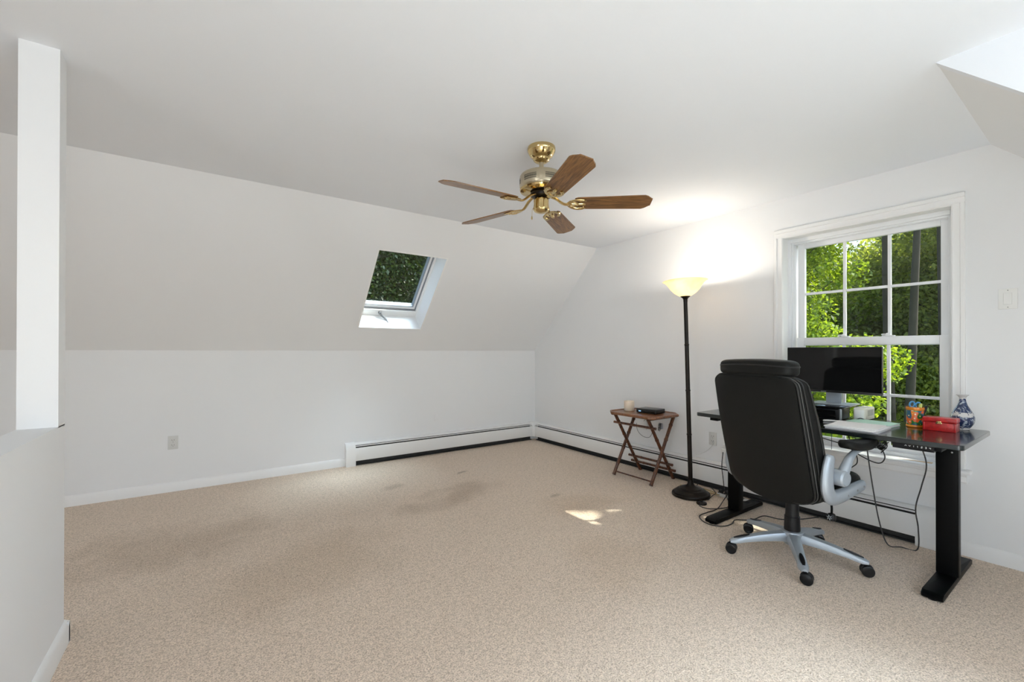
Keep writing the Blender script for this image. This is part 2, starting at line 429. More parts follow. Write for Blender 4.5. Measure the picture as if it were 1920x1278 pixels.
# low wall and post beside the stairs
HX, HW = -.487, .112
st('wall_partition', B().box((HX - HW, -1.1, 0), (HX, 2.502, .899)), WALL)
st('wall_post', B().box((HX - HW, 2.408, .895), (HX, 2.502, ZC + .01)), WALL)
st('baseboard_partition', B().prism([(HX - .01, 0), (HX + .016, 0), (HX + .016, .072), (HX + .008, .085), (HX, .090), (HX - .01, .09)], -1.1, 2.518, 'y').box((HX - HW, 2.495, 0), (HX + .016, 2.518, .085), .003), TRIM)

# baseboards
BBP = [(0, 0), (-.015, 0), (-.015, .060), (-.010, .073), (-.006, .080), (0, .083)]
G = B().prism([(Y0 + p[0], p[1]) for p in BBP], XL, 1.16, 'x'); st('baseboard_back', G, TRIM)
G = B().prism([(X0 + p[0], p[1]) for p in BBP], YK, .667, 'y'); st('baseboard_right', G, TRIM)

# ------------------------------------------------------------------ baseboard heaters
def heater(name, along, a0, a1, wall, label, corner_at=None, end_at=None):
    """along 'x' (on the back wall) or 'y' (on the right wall)"""
    root = empty(name, ((a0 + a1) / 2, wall, 0) if along == 'x' else (wall, (a0 + a1) / 2, 0), label, 'heater')
    def pr(poly, lo, hi, nm, m, ang=35):
        q = [(wall + p[0], p[1]) for p in poly]
        g = B().prism(q, lo, hi, 'x' if along == 'x' else 'y'); return g.build(nm, m, root, ang=ang)
    e0, e1 = (a0 + .095, a1) if end_at == 'lo' else (a0, a1)
    if end_at == 'lo': pass
    pr([(-.001, .02), (-.001, .232), (-.030, .232), (-.046, .218), (-.046, .212), (-.030, .224), (-.005, .226), (-.005, .02)], e0, e1, 'back_panel', HEAT)
    pr([(-.062, .052), (-.066, .062), (-.066, .168), (-.060, .186), (-.056, .186), (-.062, .166), (-.062, .064), (-.058, .054)], e0, e1, 'front_panel', HEAT)
    pr([(-.050, .196), (-.056, .201), (-.052, .2075), (-.047, .203)], e0, e1, 'damper', HEAT)
    pr([(-.006, .060), (-.052, .060), (-.052, .150), (-.006, .150)], e0 + .004, e1 - .004, 'fin_core', FIN)
    pr([(-.001, .004), (-.050, .004), (-.050, .010), (-.001, .010)], e0 + .002, e1 - .002, 'lower_rail', DARKGAP)
    pr([(-.0055, .012), (-.0055, .225), (-.009, .225), (-.009, .012)], e0 + .002, e1 - .002, 'dark_backing', DARKGAP)
    pr([(-.010, .0), (-.014, .0), (-.014, .05), (-.010, .05)], e0 + .002, e1 - .002, 'kick_shadow_plate', DARKGAP)
    if end_at:
        cap = [(0, 0), (-.068, 0), (-.070, .01), (-.070, .170), (-.062, .196), (-.044, .226), (-.030, .237), (0, .239)]
        q = [(wall + p[0], p[1]) for p in cap]
        B().prism(q, a0, a0 + .097, 'x' if along == 'x' else 'y').build('end_cap', HEAT, root)
        q = [(wall - .0702, .060), (wall - .0712, .060), (wall - .0712, .0625), (wall - .0702, .0625)]
        B().prism(q, a0 + .002, a0 + .095, 'x' if along == 'x' else 'y').build('crease', HEAT, root)
    return root
heater('baseboard_heater', 'x', 1.148, X0 - .085, Y0, 'long white hot-water baseboard heater along the knee wall below the roof window', end_at='lo')
heater('baseboard_heater', 'y', .665, Y0 - .085, X0, 'long white baseboard heater running under the double-hung window, behind the desk and side table', end_at='lo')
g = B(); cprof = [(0, 0), (-.068, 0), (-.070, .170), (-.062, .196), (-.040, .230), (0, .239)]
g.prism([(X0, Y0), (X0 - .088, Y0), (X0 - .088, Y0 - .068), (X0 - .078, Y0 - .078), (X0 - .068, Y0 - .088), (X0, Y0 - .088)], .045, .190, 'z', .003)
g.rings([[(X0, Y0, .19), (X0 - .088, Y0, .19), (X0 - .088, Y0 - .068, .19), (X0 - .078, Y0 - .078, .19), (X0 - .068, Y0 - .088, .19), (X0, Y0 - .088, .19)],
         [(X0, Y0, .239), (X0 - .115, Y0, .239), (X0 - .105, Y0 - .03, .236), (X0 - .045, Y0 - .045, .236), (X0 - .03, Y0 - .105, .236), (X0, Y0 - .115, .239)]])
thing(g, 'heater_corner_cover', HEAT, (X0 - .04, Y0 - .04, .045), 'small white corner cover joining the two baseboard heaters in the room corner', 'heater cover')

# ------------------------------------------------------------------ window in the gable wall
win = empty('window_1', (X0, 1.075, .5), kind='structure')
XG, XG2 = 3.80, 3.77
# casing: flat inner bead, field, raised outer band
def casing(y0, y1, z0, z1, nm):
    g = B().box((X0 - .012, y0, z0), (X0 + .002, y1, z1), .002); return g
CW = .058
def cas_piece(poly_fn, nm):
    g = B(); poly_fn(g); return g.build(nm, TRIM, win)
def side(g, ys, sgn):
    prof = [(0, 0), (0, -.010), (.006, -.013), (.012, -.011), (.036, -.014), (.040, -.020), (CW - .004, -.020), (CW, -.016), (CW, 0)]
    g.prism([(X0 + p[1], ys + sgn * p[0]) for p in prof], .50, WZ1 + CW * .0 + .0, 'z')
cas_piece(lambda g: side(g, WY1 - .004, 1), 'casing')
cas_piece(lambda g: side(g, WY0 + .004, -1), 'casing')
def head(g):
    prof = [(0, 0), (0, -.010), (.006, -.013), (.012, -.011), (.036, -.014), (.040, -.020), (CW + .004, -.020), (CW + .008, -.016), (CW + .008, 0)]
    g.prism([(X0 + p[1], WZ1 - .004 + p[0]) for p in prof], WY0 - CW + .004, WY1 + CW - .004, 'y')
cas_piece(head, 'casing')
def jamb(g):
    g.box((X0 - .003, WY1 - .006, WZ0), (XG - .05, WY1 + .01, WZ1)); g.box((X0 - .003, WY0 - .01, WZ0), (XG - .05, WY0 + .006, WZ1))
    g.box((X0 - .003, WY0, WZ1 - .006), (XG - .05, WY1, WZ1 + .01))
cas_piece(jamb, 'jamb')
g = B().box((3.592, WY0 - CW - .022, .484), (XG - .055, WY1 + CW + .022, .506), .006, 3); g.build('stool', TRIM, win)
g = B().prism([(X0 + .001, .484), (X0 - .022, .484), (X0 - .020, .468), (X0 - .011, .462), (X0 - .012, .430), (X0 - .006, .422), (X0 + .001, .420)], WY0 - CW, WY1 + CW, 'y'); g.build('apron', TRIM, win)
# a tan wedge-shaped patch on the sill
g = B().prism([(X0 + .006, .70), (X0 + .05, .70), (X0 + .012, .86)], .5052, .5068, 'z'); g.build('tan_patch', PATCH, win)
# vinyl frame, two steps
def ring(g, x0, x1, y0, y1, z0, z1, wd_, bev=.002, wt=None, wb=None):
    wt = wt or wd_; wb = wb or wd_
    g.box((x0, y0, z0), (x1, y0 + wd_, z1), bev); g.box((x0, y1 - wd_, z0), (x1, y1, z1), bev)
    g.box((x0, y0 + wd_, z1 - wt), (x1, y1 - wd_, z1), bev); g.box((x0, y0 + wd_, z0), (x1, y1 - wd_, z0 + wb), bev)
g = B(); ring(g, 3.735, 3.90, WY0 + .004, WY1 - .004, .500, WZ1 - .004, .020, wt=.030, wb=.03)
ring(g, 3.752, 3.90, WY0 + .024, WY1 - .024, .505, WZ1 - .03, .012, wt=.016, wb=.012)
g.build('window_frame', VINYL, win)
GY0, GY1 = .683, 1.448
def sash(nm, x, y0, y1, z0, z1, rail_b, rail_t, stile, mz, seglab):
    g = B(); t = .017
    g.box((x - t, y0, z0), (x + t, y0 + stile, z1), .003); g.box((x - t, y1 - stile, z0), (x + t, y1, z1), .003)
    g.box((x - t, y0 + stile, z0), (x + t, y1 - stile, z0 + rail_b), .003); g.box((x - t, y0 + stile, z1 - rail_t), (x + t, y1 - stile, z1), .003)
    s = g.build(nm, VINYL, win)
    ya, yb, za, zb = y0 + stile, y1 - stile, z0 + rail_b, z1 - rail_t
    yy = [ya, ya + (yb - ya) / 3, ya + 2 * (yb - ya) / 3, yb]
    for k in (1, 2):
        B().box((x - .009, yy[k] - .0095, za), (x + .009, yy[k] + .0095, zb), .003).build('muntin', VINYL, s)
    for k in range(3):
        B().box((x - .0085, yy[k] + (.0095 if k else 0), mz - .0095), (x + .0085, yy[k + 1] - (.0095 if k < 2 else 0), mz + .0095), .003).build('muntin', VINYL, s)
    for k in range(3):
        for (u, v) in ((za, mz), (mz, zb)):
            B().box((x - .0015, yy[k], u), (x + .0015, yy[k + 1], v)).build('pane', GLASS, s)
    return s
us = sash('upper_sash', 3.815, GY0 - .047, GY1 + .047, 1.243, 2.040, .045, .040, .047, 1.645, 0)
ls = sash('lower_sash', 3.777, GY0 - .050, GY1 + .040, .520, 1.303, .044, .056, .050, .903, 0)
for yy in (1.185, .935):
    g = B().box((3.755, yy - .032, 1.303), (3.800, yy + .032, 1.309), .002).lathe([(0, .018), (.012, .017), (.016, .006), (.017, 0)], (3.775, yy, 1.308), 16)
    g.box((3.757, yy - .006, 1.312), (3.768, yy + .036, 1.320), .003); g.build('sash_lock', VINYL, ls)

# ------------------------------------------------------------------ roof window in the back slope
sk = empty('window_2', tuple(sp((SX0 + SX1) / 2, (SS0 + SS1) / 2)), kind='structure')
def sbox(g, xa, xb, sa, sb, oa, ob): slp(xa, xb, sa, sb, oa, ob, g)
g = B(); lt = .012
sbox(g, SX0 - lt, SX0 + .003, SS0 - lt, SS1 + lt, -.001, WELL + .14); sbox(g, SX1 - .003, SX1 + lt, SS0 - lt, SS1 + lt, -.001, WELL + .14)
sbox(g, SX0 + .003, SX1 - .003, SS0 - lt, SS0 + .003, -.001, WELL + .14); sbox(g, SX0 + .003, SX1 - .003, SS1 - .003, SS1 + lt, -.001, WELL + .14)
g.build('well_lining', TRIM, sk)
def sring(g, xa, xb, sa, sb, w_, wt, wb, oa, ob):
    sbox(g, xa, xa + w_, sa, sb, oa, ob); sbox(g, xb - w_, xb, sa, sb, oa, ob); sbox(g, xa + w_, xb - w_, sa, sa + wt, oa, ob); sbox(g, xa + w_, xb - w_, sb - wb, sb, oa, ob)
g = B(); sring(g, SX0 + .002, SX1 - .002, SS0 + .002, SS1 - .002, .018, .05, .072, .205, .34); g.build('window_frame', TRIM, sk)
g = B(); sring(g, SX0 + .020, SX1 - .020, SS0 + .052, SS1 - .074, .010, .012, .014, .222, .34); g.build('gasket', GASKET, sk)
g = B(); sring(g, SX0 + .030, SX1 - .030, SS0 + .064, SS1 - .088, .022, .03, .028, .232, .262); g.build('sash', VINYL, sk)
g = B(); sring(g, SX0 + .052, SX1 - .052, SS0 + .094, SS1 - .116, .006, .006, .006, .234, .25); g.build('glazing_seal', GASKET, sk)
g = B(); sbox(g, SX0 + .052, SX1 - .052, SS0 + .094, SS1 - .116, .238, .243); g.build('pane', GLASS, sk)
# crank
hx = 1.47; hs = SS1 - .045
g = B(); p0 = sp(hx, hs, .205)
g.tube([sp(hx, hs, .206), sp(hx, hs, .180)], .014, 14)
g.tube([sp(hx, hs, .184), sp(hx + .020, hs + .015, .165), sp(hx + .075, hs + .040, .115)], [.009, .009, .008], 8)
g.tube([sp(hx + .073, hs + .039, .122), sp(hx + .082, hs + .044, .090)], .011, 10)
g.build('crank_handle', GREYMET, sk)

# ------------------------------------------------------------------ sockets and switches on the walls
def outlet(loc, wall, label, paint=IVORY, group=None, duplex=True, w_=.070, h_=.114):
    root = empty('wall_outlet', loc, label, 'outlet', group)
    def q(g, u0, u1, z0, z1, d0, d1, bev=0):
        if wall == 'y': g.box((loc[0] + u0, loc[1] - d1, loc[2] + z0), (loc[0] + u1, loc[1] - d0, loc[2] + z1), bev)
        else: g.box((loc[0] - d1, loc[1] + u0, loc[2] + z0), (loc[0] - d0, loc[1] + u1, loc[2] + z1), bev)
    g = B(); q(g, -w_ / 2, w_ / 2, -h_ / 2, h_ / 2, 0, .005, .0018); g.build('cover_plate', paint, root)
    if duplex:
        for z in (-.021, .021):
            g = B(); q(g, -.017, .017, z - .014, z + .014, .004, .0075, .0015); r_ = g.build('socket', paint, root)
            g = B(); q(g, -.009, -.0065, z - .003, z + .007, .0072, .0079); q(g, .0065, .009, z - .003, z + .007, .0072, .0079); q(g, -.002, .002, z - .010, z - .006, .0072, .0079)
            g.build('slot', SLOT, r_)
        g = B(); q(g, -.002, .002, -.002, .002, .005, .0062); g.build('screw', SCREW, root)
    return root
outlet((-.256, Y0, .415), 'y', 'almond double wall outlet low on the knee wall, left of the heater')
outlet((X0, 2.112, .426), 'x', 'almond double wall outlet beside the floor lamp, left of the office chair')
# painted-over blank plate under the roof window
g = B().box((2.160, Y0 - .004, .375), (2.205, Y0, .457), .0015); thing(g, 'cable_plate', WALL, (2.183, Y0, .375), 'small painted-over blank plate on the knee wall above the heater', 'wall plate')
sw = empty('light_switch', (X0, .386, 1.494), 'white wall plate with one wide rocker switch, right of the window', 'light switch')
B().box((X0 - .006, .386 - .036, 1.437), (X0, .386 + .036, 1.551), .002).build('cover_plate', WHITEPL, sw)
B().box((X0 - .011, .386 - .0165, 1.462), (X0 - .005, .386 + .0165, 1.528), .003, rot=Matrix.Rotation(R(4), 3, 'Y')).build('rocker', WHITEPL, sw)
for dy in (0,):
    for z in (1.447, 1.541): B().cyl((X0 - .0055, .386 + dy, z), (X0 - .0072, .386 + dy, z), .0028, 8).build('screw', SCREW, sw)

# ------------------------------------------------------------------ ceiling fan
FX, FY = 1.577, 1.958; BZ = 2.055
fan = empty('ceiling_fan', (FX, FY, ZC), 'brass ceiling fan with five oak blades hanging from the flat ceiling', 'ceiling fan')
def lth(prof, m, nm, parent=fan, seg=40, c=None):
    return B().lathe(prof, c or (FX, FY, 0), seg).build(nm, m, parent)
lth([(.080, 2.381), (.082, 2.374), (.081, 2.358), (.078, 2.354), (.074, 2.345), (.064, 2.330), (.052, 2.322), (.048, 2.319), (.049, 2.314), (.045, 2.305), (.034, 2.297), (.020, 2.294), (0, 2.293)], BRASS, 'canopy')
lth([(.0135, 2.30), (.0135, 2.245), (.020, 2.243), (.022, 2.236), (.014, 2.230)], ANTBRASS, 'downrod')
MH = 2.236
lth([(.014, MH), (.055, MH - .001), (.095, MH - .006), (.118, MH - .016), (.126, MH - .028), (.126, MH - .084), (.123, MH - .092), (.118, MH - .098), (.060, MH - .099)], ANTBRASS, 'motor_housing')
lth([(.118, MH - .0982), (.126, MH - .101), (.122, MH - .110), (.100, MH - .116), (.04, MH - .118)], BRASS, 'housing_rim')
# vents: rows of slots round the housing
g = B()
for k in range(6):
    a0 = 2 * PI * k / 6 + .35
    for j in range(13):
        a = a0 + (j - 6) * .050
        for z0, z1 in ((MH - .048, MH - .043), (MH - .062, MH - .051), (MH - .072, MH - .066)):
            M3 = Matrix.Rotation(a, 3, 'Z')
            o = len(g.v)
            g.box((.1245, -.0018, z0), (.1266, .0018, z1)); 
            g.v[o:] = [tuple(M3 @ Vector(p) + Vector((FX, FY, 0))) for p in g.v[o:]]
tag(g.build('vent_slots', DARKGAP, fan), kind='stuff')
lth([(.02, 2.118), (.062, 2.116), (.066, 2.108), (.060, 2.096), (.040, 2.090), (.02, 2.088)], BRONZE, 'flywheel')
# switch housing below: fluted brass cup
g = B(); prof = [(.030, 2.090), (.040, 2.084), (.043, 2.076), (.042, 2.056), (.044, 2.036), (.047, 2.026), (.046, 2.018), (.038, 2.008), (.024, 2.003), (.012, 2.001), (0, 2.0005)]
seg = 60; o = 0
for k in range(seg):
    a = 2 * PI * k / seg
    for i, (r_, z) in enumerate(prof):
        f = 1 + (.035 * math.cos(a * 10) if 1 < i < 6 else 0)
        g.v.append((FX + r_ * f * math.cos(a), FY + r_ * f * math.sin(a), z))
n_ = len(prof)
for k in range(seg):
    for i in range(n_ - 1): g.f.append([k * n_ + i, ((k + 1) % seg) * n_ + i, ((k + 1) % seg) * n_ + i + 1, k * n_ + i + 1])
g.build('switch_housing', BRASS, fan)
g = B().tube([(FX - .040, FY + .02, 2.03), (FX - .049, FY + .022, 2.02), (FX - .052, FY + .022, 1.975)], .0011, 6).lathe([(0, 1.958), (.004, 1.961), (.0045, 1.971), (.002, 1.980), (0, 1.982)], (FX - .052, FY + .022, 0), 10)
g.build('pull_chain', BRASS, fan)
blade_poly = [(.192, -.048), (.207, -.056), (.582, -.067), (.600, -.058), (.622, -.036), (.629, -.032), (.629, .032), (.622, .036), (.600, .058), (.582, .067), (.207, .056), (.192, .048)]
blade_me = None
def bladeparts(az):
    piv = empty('blade_arm_mount', (0, 0, BZ - ZC)); return piv
for k, az in enumerate((-38.3, 33.7, 105.7, 177.7, 249.7)):
    MZ = Matrix.Rotation(R(az), 4, 'Z'); MP = Matrix.Rotation(R(-13), 4, 'X')
    if blade_me is None:
        g = B().prism(blade_poly, -.003, .003, 'z')
        g.v = [(x, y, z) for x, y, z in g.v]
        blade = g.build('blade', OAK); blade_me = blade.data
        # blade iron: scroll-shaped bracket
        g = B()
        g.tube(spline([(.052, 0, .046), (.085, 0, .030), (.13, 0, -.004), (.175, 0, -.006)], 5), .011, 10, flat=(.55, 1.25))
        for sg in (-1, 1):
            g.tube(spline([(.150, sg * .004, -.005), (.172, sg * .030, -.006), (.205, sg * .044, -.008), (.238, sg * .040, -.009), (.252, sg * .030, -.008)], 5), [.009] * 4 + [.010] * 8 + [.011] * 6 + [.012] * 2 + [.009], 8, flat=(.45, 1))
            g.tube(spline([(.168, sg * .022, -.006), (.195, sg * .018, -.008), (.212, sg * .006, -.008), (.200, 0, -.008)], 5), .006, 8, flat=(.6, 1))
            g.lathe([(0, -.016), (.006, -.0145), (.007, -.010)], (.225, sg * .040, 0), 12)
        g.tube(spline([(.175, 0, -.006), (.205, 0, -.008), (.255, 0, -.008)], 4), [.010, .009, .008, .008, .009, .011, .012, .011, .006], 8, flat=(.5, 1))
        g.lathe([(0, -.016), (.006, -.0145), (.007, -.010)], (.240, 0, 0), 12)
        iron = g.build('blade_bracket', BRASS); iron_me = iron.data
        objs = [blade, iron]
    else:
        blade = bpy.data.objects.new('blade', blade_me); iron = bpy.data.objects.new('blade_bracket', iron_me)
        C.objects.link(blade); C.objects.link(iron)
    for o_ in (blade, iron):
        o_.parent = fan; o_.matrix_local = Matrix.Translation((0, 0, BZ - ZC)) @ MZ @ (MP if True else Matrix())

# ------------------------------------------------------------------ torchiere floor lamp
LX, LY = 3.28, 2.09
lamp = empty('floor_lamp', (LX, LY, 0), 'tall dark bronze torchiere floor lamp with a glowing amber glass bowl, leaning slightly', 'floor lamp', rx=R(-.95), ry=R(-1.25))
def L_(prof, m, nm, par=lamp, seg=40): return B().lathe(prof, (0, 0, 0), seg).build(nm, m, par, world=False)
L_([(0, .003), (.140, .003), (.148, .008), (.150, .018), (.146, .028), (.132, .033), (.128, .040), (.116, .046), (.110, .054), (.090, .060), (.084, .068), (.055, .076), (.034, .086), (.024, .10), (.022, .125), (.016, .135), (0, .135)], BRONZE, 'base')
for z0, z1, r_ in ((.13, .50, .0180), (.50, .865, .0175), (.865, 1.245, .0170), (1.245, 1.630, .0160)):
    L_([(r_, z0), (r_ + .003, z0 + .003), (r_ + .003, z0 + .012), (r_, z0 + .016), (r_, z1)], BRONZE, 'pole_section', seg=20)
L_([(.015, 1.60), (.017, 1.615), (.017, 1.630), (.022, 1.640), (.036, 1.650), (.040, 1.657), (.034, 1.660), (0, 1.660)], BRONZE, 'shade_holder')
bowl = [(.036, 1.655), (.052, 1.662), (.085, 1.684), (.112, 1.712), (.132, 1.742), (.150, 1.765), (.166, 1.778), (.178, 1.784)]
bowl2 = [(r_ - .005, z + .004) for r_, z in bowl[::-1]]
def shade_mat():
    m = bpy.data.materials.new('amber_alabaster_glass'); m.use_nodes = True; n = m.node_tree; n.nodes.clear(); L = n.links.new
    o = n.nodes.new('ShaderNodeOutputMaterial'); a1 = n.nodes.new('ShaderNodeMixShader'); a1.inputs[0].default_value = .72
    d = n.nodes.new('ShaderNodeBsdfPrincipled'); d.inputs['Roughness'].default_value = .25
    t = n.nodes.new('ShaderNodeBsdfTranslucent')
    tc = n.nodes.new('ShaderNodeTexCoord'); no = n.nodes.new('ShaderNodeTexNoise'); no.inputs['Scale'].default_value = 9; no.inputs['Distortion'].default_value = 2
    r = n.nodes.new('ShaderNodeValToRGB'); r.color_ramp.elements[0].color = (.90, .70, .42, 1); r.color_ramp.elements[1].color = (.96, .86, .66, 1)
    L(tc.outputs['Object'], no.inputs['Vector']); L(no.outputs[0], r.inputs[0]); L(r.outputs[0], d.inputs['Base Color']); L(r.outputs[0], t.inputs[0])
    L(d.outputs[0], a1.inputs[1]); L(t.outputs[0], a1.inputs[2])
    e = n.nodes.new('ShaderNodeEmission'); e.inputs[0].default_value = (1, .74, .42, 1); e.inputs[1].default_value = .22
    ad = n.nodes.new('ShaderNodeAddShader'); L(a1.outputs[0], ad.inputs[0]); L(e.outputs[0], ad.inputs[1]); L(ad.outputs[0], o.inputs[0]); return m
sh = B().lathe(bowl + bowl2, (0, 0, 0), 56).build('glass_bowl', shade_mat(), lamp, world=False)
sh.rotation_euler = (0, 0, 0)
BULBM = mat('lit_bulb', (1, .9, .7), .5, emit=((1, .84, .55), 6))
L_([(0, 1.662), (.012, 1.664), (.014, 1.690), (.024, 1.708), (.028, 1.725), (.022, 1.742), (0, 1.750)], BULBM, 'bulb', seg=16)
bl = light('bulb_light', 'POINT', (0, 0, 1.775), None, 8.5, (1, .93, .83), .03); bl.parent = lamp
bl2 = light('bulb_light', 'POINT', (0, 0, 1.720), None, 1.6, (1, .88, .66), .036); bl2.parent = lamp

# ------------------------------------------------------------------ folding side table
TX, TY = 3.385, 2.65
tb = empty('side_table', (TX, TY, 0), 'folding bamboo side table with crossed dark-stained legs by the wall', 'side table')
def bamboo(g, a, b, r=.0155, knots=(.18, .42, .66, .88)):
    a, b = Vector(a), Vector(b); pts = [a]; rs = [r * 1.18]; 
    seq = [(0.02, 1.0)]
    for k in knots: seq += [(k - .02, .96), (k - .006, 1.16), (k + .006, 1.16), (k + .02, .98)]
    seq += [(1, 1.04)]
    for t, f in seq: pts.append(a.lerp(b, t)); rs.append(r * f)
    g.tube(pts, rs, 12)
XN, XF_ = 3.195, 3.575
for yy, sg in ((2.435, -1), (2.865, 1)):
    y1, y2 = yy, yy - sg * .026
    g = B(); bamboo(g, (XN + .015, y1, .004), (XF_ - .035, y1, .585)); g.build('leg', BAMBOO, tb)
    g = B(); bamboo(g, (XF_, y2, .004), (XN + .010, y2, .588)); g.build('leg', BAMBOO, tb)
g = B(); bamboo(g, (XN + .050, 2.41, .508), (XN + .050, 2.89, .508), .0115, (.5,)); g.build('upper_rail', BAMBOO, tb)
for (x, z) in ((3.475, .155), (3.515, .095)):
    g = B(); bamboo(g, (x, 2.40, z), (x, 2.90, z), .0115, (.33, .7)); g.build('lower_rail', BAMBOO, tb)
g = B(); bamboo(g, (XN + .035, 2.435, .035), (XN + .035, 2.865, .035), .007, (.5,)); g.build('foot_rail', BAMBOO, tb)
# top: tray with clipped corners, frame of bamboo poles round a woven panel
c0, x0_, x1_, y0_, y1_ = .075, 3.165, 3.605, 2.385, 2.925
octo = [(x0_ + c0 * .5, y0_), (x1_ - c0, y0_), (x1_, y0_ + c0), (x1_, y1_ - c0), (x1_ - c0, y1_), (x0_ + c0, y1_), (x0_, y1_ - c0), (x0_, y0_ + c0 * .5)]
g = B().prism(octo, .600, .612, 'z'); g.build('tray_panel', BAMBOOTOP, tb)
g = B(); g.tube([(p[0], p[1], .607) for p in octo], .0135, 10, closed=True); g.build('tray_rim', BAMBOOTOP, tb)
for yy in (2.42, 2.85): B().box((3.19, yy, .583), (3.58, yy + .03, .599), .003).build('cleat', BAMBOO, tb)
# candle, router
cd = empty('candle', (3.40, 2.835, .6125), 'short cream pillar candle on the folding bamboo table', 'candle')
B().lathe([(0, .613), (.047, .613), (.050, .618), (.050, .702), (.047, .707), (.040, .705), (.036, .698), (0, .696)], (3.40, 2.835, 0), 32).build('wax', CANDLE, cd)
B().tube([(3.40, 2.835, .688), (3.401, 2.835, .706)], .0012, 6).build('wick', CORD, cd)
rt = empty('router', (3.44, 2.615, .6125), 'flat black router box with a small blue light on the folding bamboo table', 'router', rz=R(8))
B().box((-.085, -.105, .003), (.085, .100, .042), .006, 3).build('case', ROUTERM, rt, world=False)
B().box((-.086, -.088, .012), (-.0845, .088, .030), .0005).build('front_window', GREYBOX, rt, world=False)
B().box((-.087, .050, .016), (-.0858, .074, .024)).build('indicator_light', LEDM, rt, world=False)
for sx in (-.07, .07):
    for sy in (-.08, .08): B().cyl((sx, sy, 0), (sx, sy, .004), .006, 10).build('foot', BLACKPLASTIC, rt, world=False)

# ------------------------------------------------------------------ standing desk
DX, DY = 3.21, 1.115
dk = empty('standing_desk', (DX, DY, 0), 'black glossy electric standing desk on two T-shaped legs in front of the window', 'desk')
def rrect(x0, x1, y0, y1, r_, n=6):
    p = []
    for cx, cy, a in ((x1 - r_, y1 - r_, 0), (x0 + r_, y1 - r_, 90), (x0 + r_, y0 + r_, 180), (x1 - r_, y0 + r_, 270)):
        for k in range(n + 1): t = R(a + 90 * k / n); p.append((cx + r_ * math.cos(t), cy + r_ * math.sin(t)))
    return p
g = B(); o_ = [(i, z) for i, z in ((.0025, .7350), (0, .7375), (0, .7575), (.0025, .760))]
g.rings([[(x, y, z) for x, y in rrect(2.87 + i, 3.55 - i, .440 + i, 1.790 - i, .022 - i * .5)] for i, z in o_]); g.build('desktop', DESKTOP, dk, ang=25)
for yc in (.548, 1.672):
    g = B()
    ff = [(2.853, yc - .040), (2.853, yc + .040)]
    g.rings([[(x, y, z) for x, y in rrect(2.853 + a, 3.527 - a, yc - .040, yc + .040, .008)] for a, z in ((.004, .006), (0, .010), (.0, .024), (.022, .034))])
    g.build('foot', BLACKSTEEL, dk)
    g = B()
    g.prism(rrect(3.160, 3.222, yc - .043, yc + .043, .006, 3), .034, .715, 'z'); g.build('leg', BLACKSTEEL, dk)
    g = B().box((2.90, yc - .028, .712), (3.50, yc + .028, .735), .002); g.build('side_bracket', BLACKSTEEL, dk)
    for dy in (-.02, .02): B().lathe([(0, -.0018), (.004, -.001), (.0045, .001)], (3.160, yc + dy, .675), 10, axis='x').build('screw', SCREW, dk)
    for x in (2.875, 3.505): B().cyl((x, yc, 0), (x, yc, .007), .018, 14).build('levelling_foot', BLACKPLASTIC, dk)
B().box((3.165, .59, .700), (3.215, 1.63, .733), .002).build('crossbeam', BLACKSTEEL, dk)
# control panel with white marks
cp = B().prism([(2.884, .735), (2.884, .716), (2.890, .706), (2.945, .706), (2.945, .735)], .545, .700, 'y').build('control_panel', BLACKPLASTIC, dk)
g = B(); xm = 2.8835
def mk(y, kind):
    z = .7255; s = .0038
    def seg_(a, b): g.tube([(xm, y - a[0] * s, z + a[1] * s), (xm, y - b[0] * s, z + b[1] * s)], .0008, 5)
    D = {'^': [((-1, -.6), (0, .7)), ((0, .7), (1, -.6))], 'v': [((-1, .6), (0, -.7)), ((0, -.7), (1, .6))], '|': [((0, -1), (0, 1))],
         '1': [((0, -1), (0, 1)), ((-.5, .5), (0, 1))], '2': [((-.6, 1), (.6, 1)), ((.6, 1), (.6, 0)), ((.6, 0), (-.6, 0)), ((-.6, 0), (-.6, -1)), ((-.6, -1), (.6, -1))],
         '3': [((-.6, 1), (.6, 1)), ((.6, 1), (.6, -1)), ((.6, -1), (-.6, -1)), ((-.4, 0), (.6, 0))],
         '4': [((-.6, 1), (-.6, 0)), ((-.6, 0), (.6, 0)), ((.6, 1), (.6, -1))]}[kind]
    for a, b in D: seg_(a, b)
for y, k_ in zip((.648, .633, .618, .603, .588, .573, .558), '^v|1234'): mk(y, k_)
tag(g.build('button_marks', WHITEPL, cp), kind='stuff')

# ------------------------------------------------------------------ things on the desk
DZ = .7602
# monitor on a riser
mo = empty('monitor', (3.42, 1.13, .846), 'wide black flat monitor with dark glossy screen in front of the window', 'monitor')
B().box((3.392, .870, .925), (3.412, 1.404, 1.227), .003).build('housing', BEZEL, mo)
B().box((3.3905, .8735, .941), (3.3925, 1.4005, 1.2245)).build('screen', SCREEN, mo)
B().box((3.3885, .871, .9255), (3.3925, 1.403, .940), .001).build('chin', BEZEL, mo)
B().box((3.3875, 1.165, .929), (3.3887, 1.195, .934)).build('badge', GREYMET, mo)
B().box((3.410, 1.02, .98), (3.440, 1.26, 1.17), .008).build('rear_cover', BEZEL, mo)
g = B().box((3.440, 1.095, .852), (3.452, 1.185, 1.08), .004); g.build('stand_neck', SILVER, mo)
g = B().box((3.35, 1.02, .8465), (3.53, 1.26, .8535), .003); g.build('stand_foot', SILVER, mo)
g = B().tube(spline([(3.41, 1.05, .98), (3.44, 1.03, .91), (3.46, 1.015, .87), (3.50, .99, .853)], 6), .0025, 6); g.build('signal_cable', CORD, mo)
rs_ = empty('monitor_riser', (3.36, 1.22, DZ), 'low stand with glass top and clear legs under the monitor', 'monitor stand')
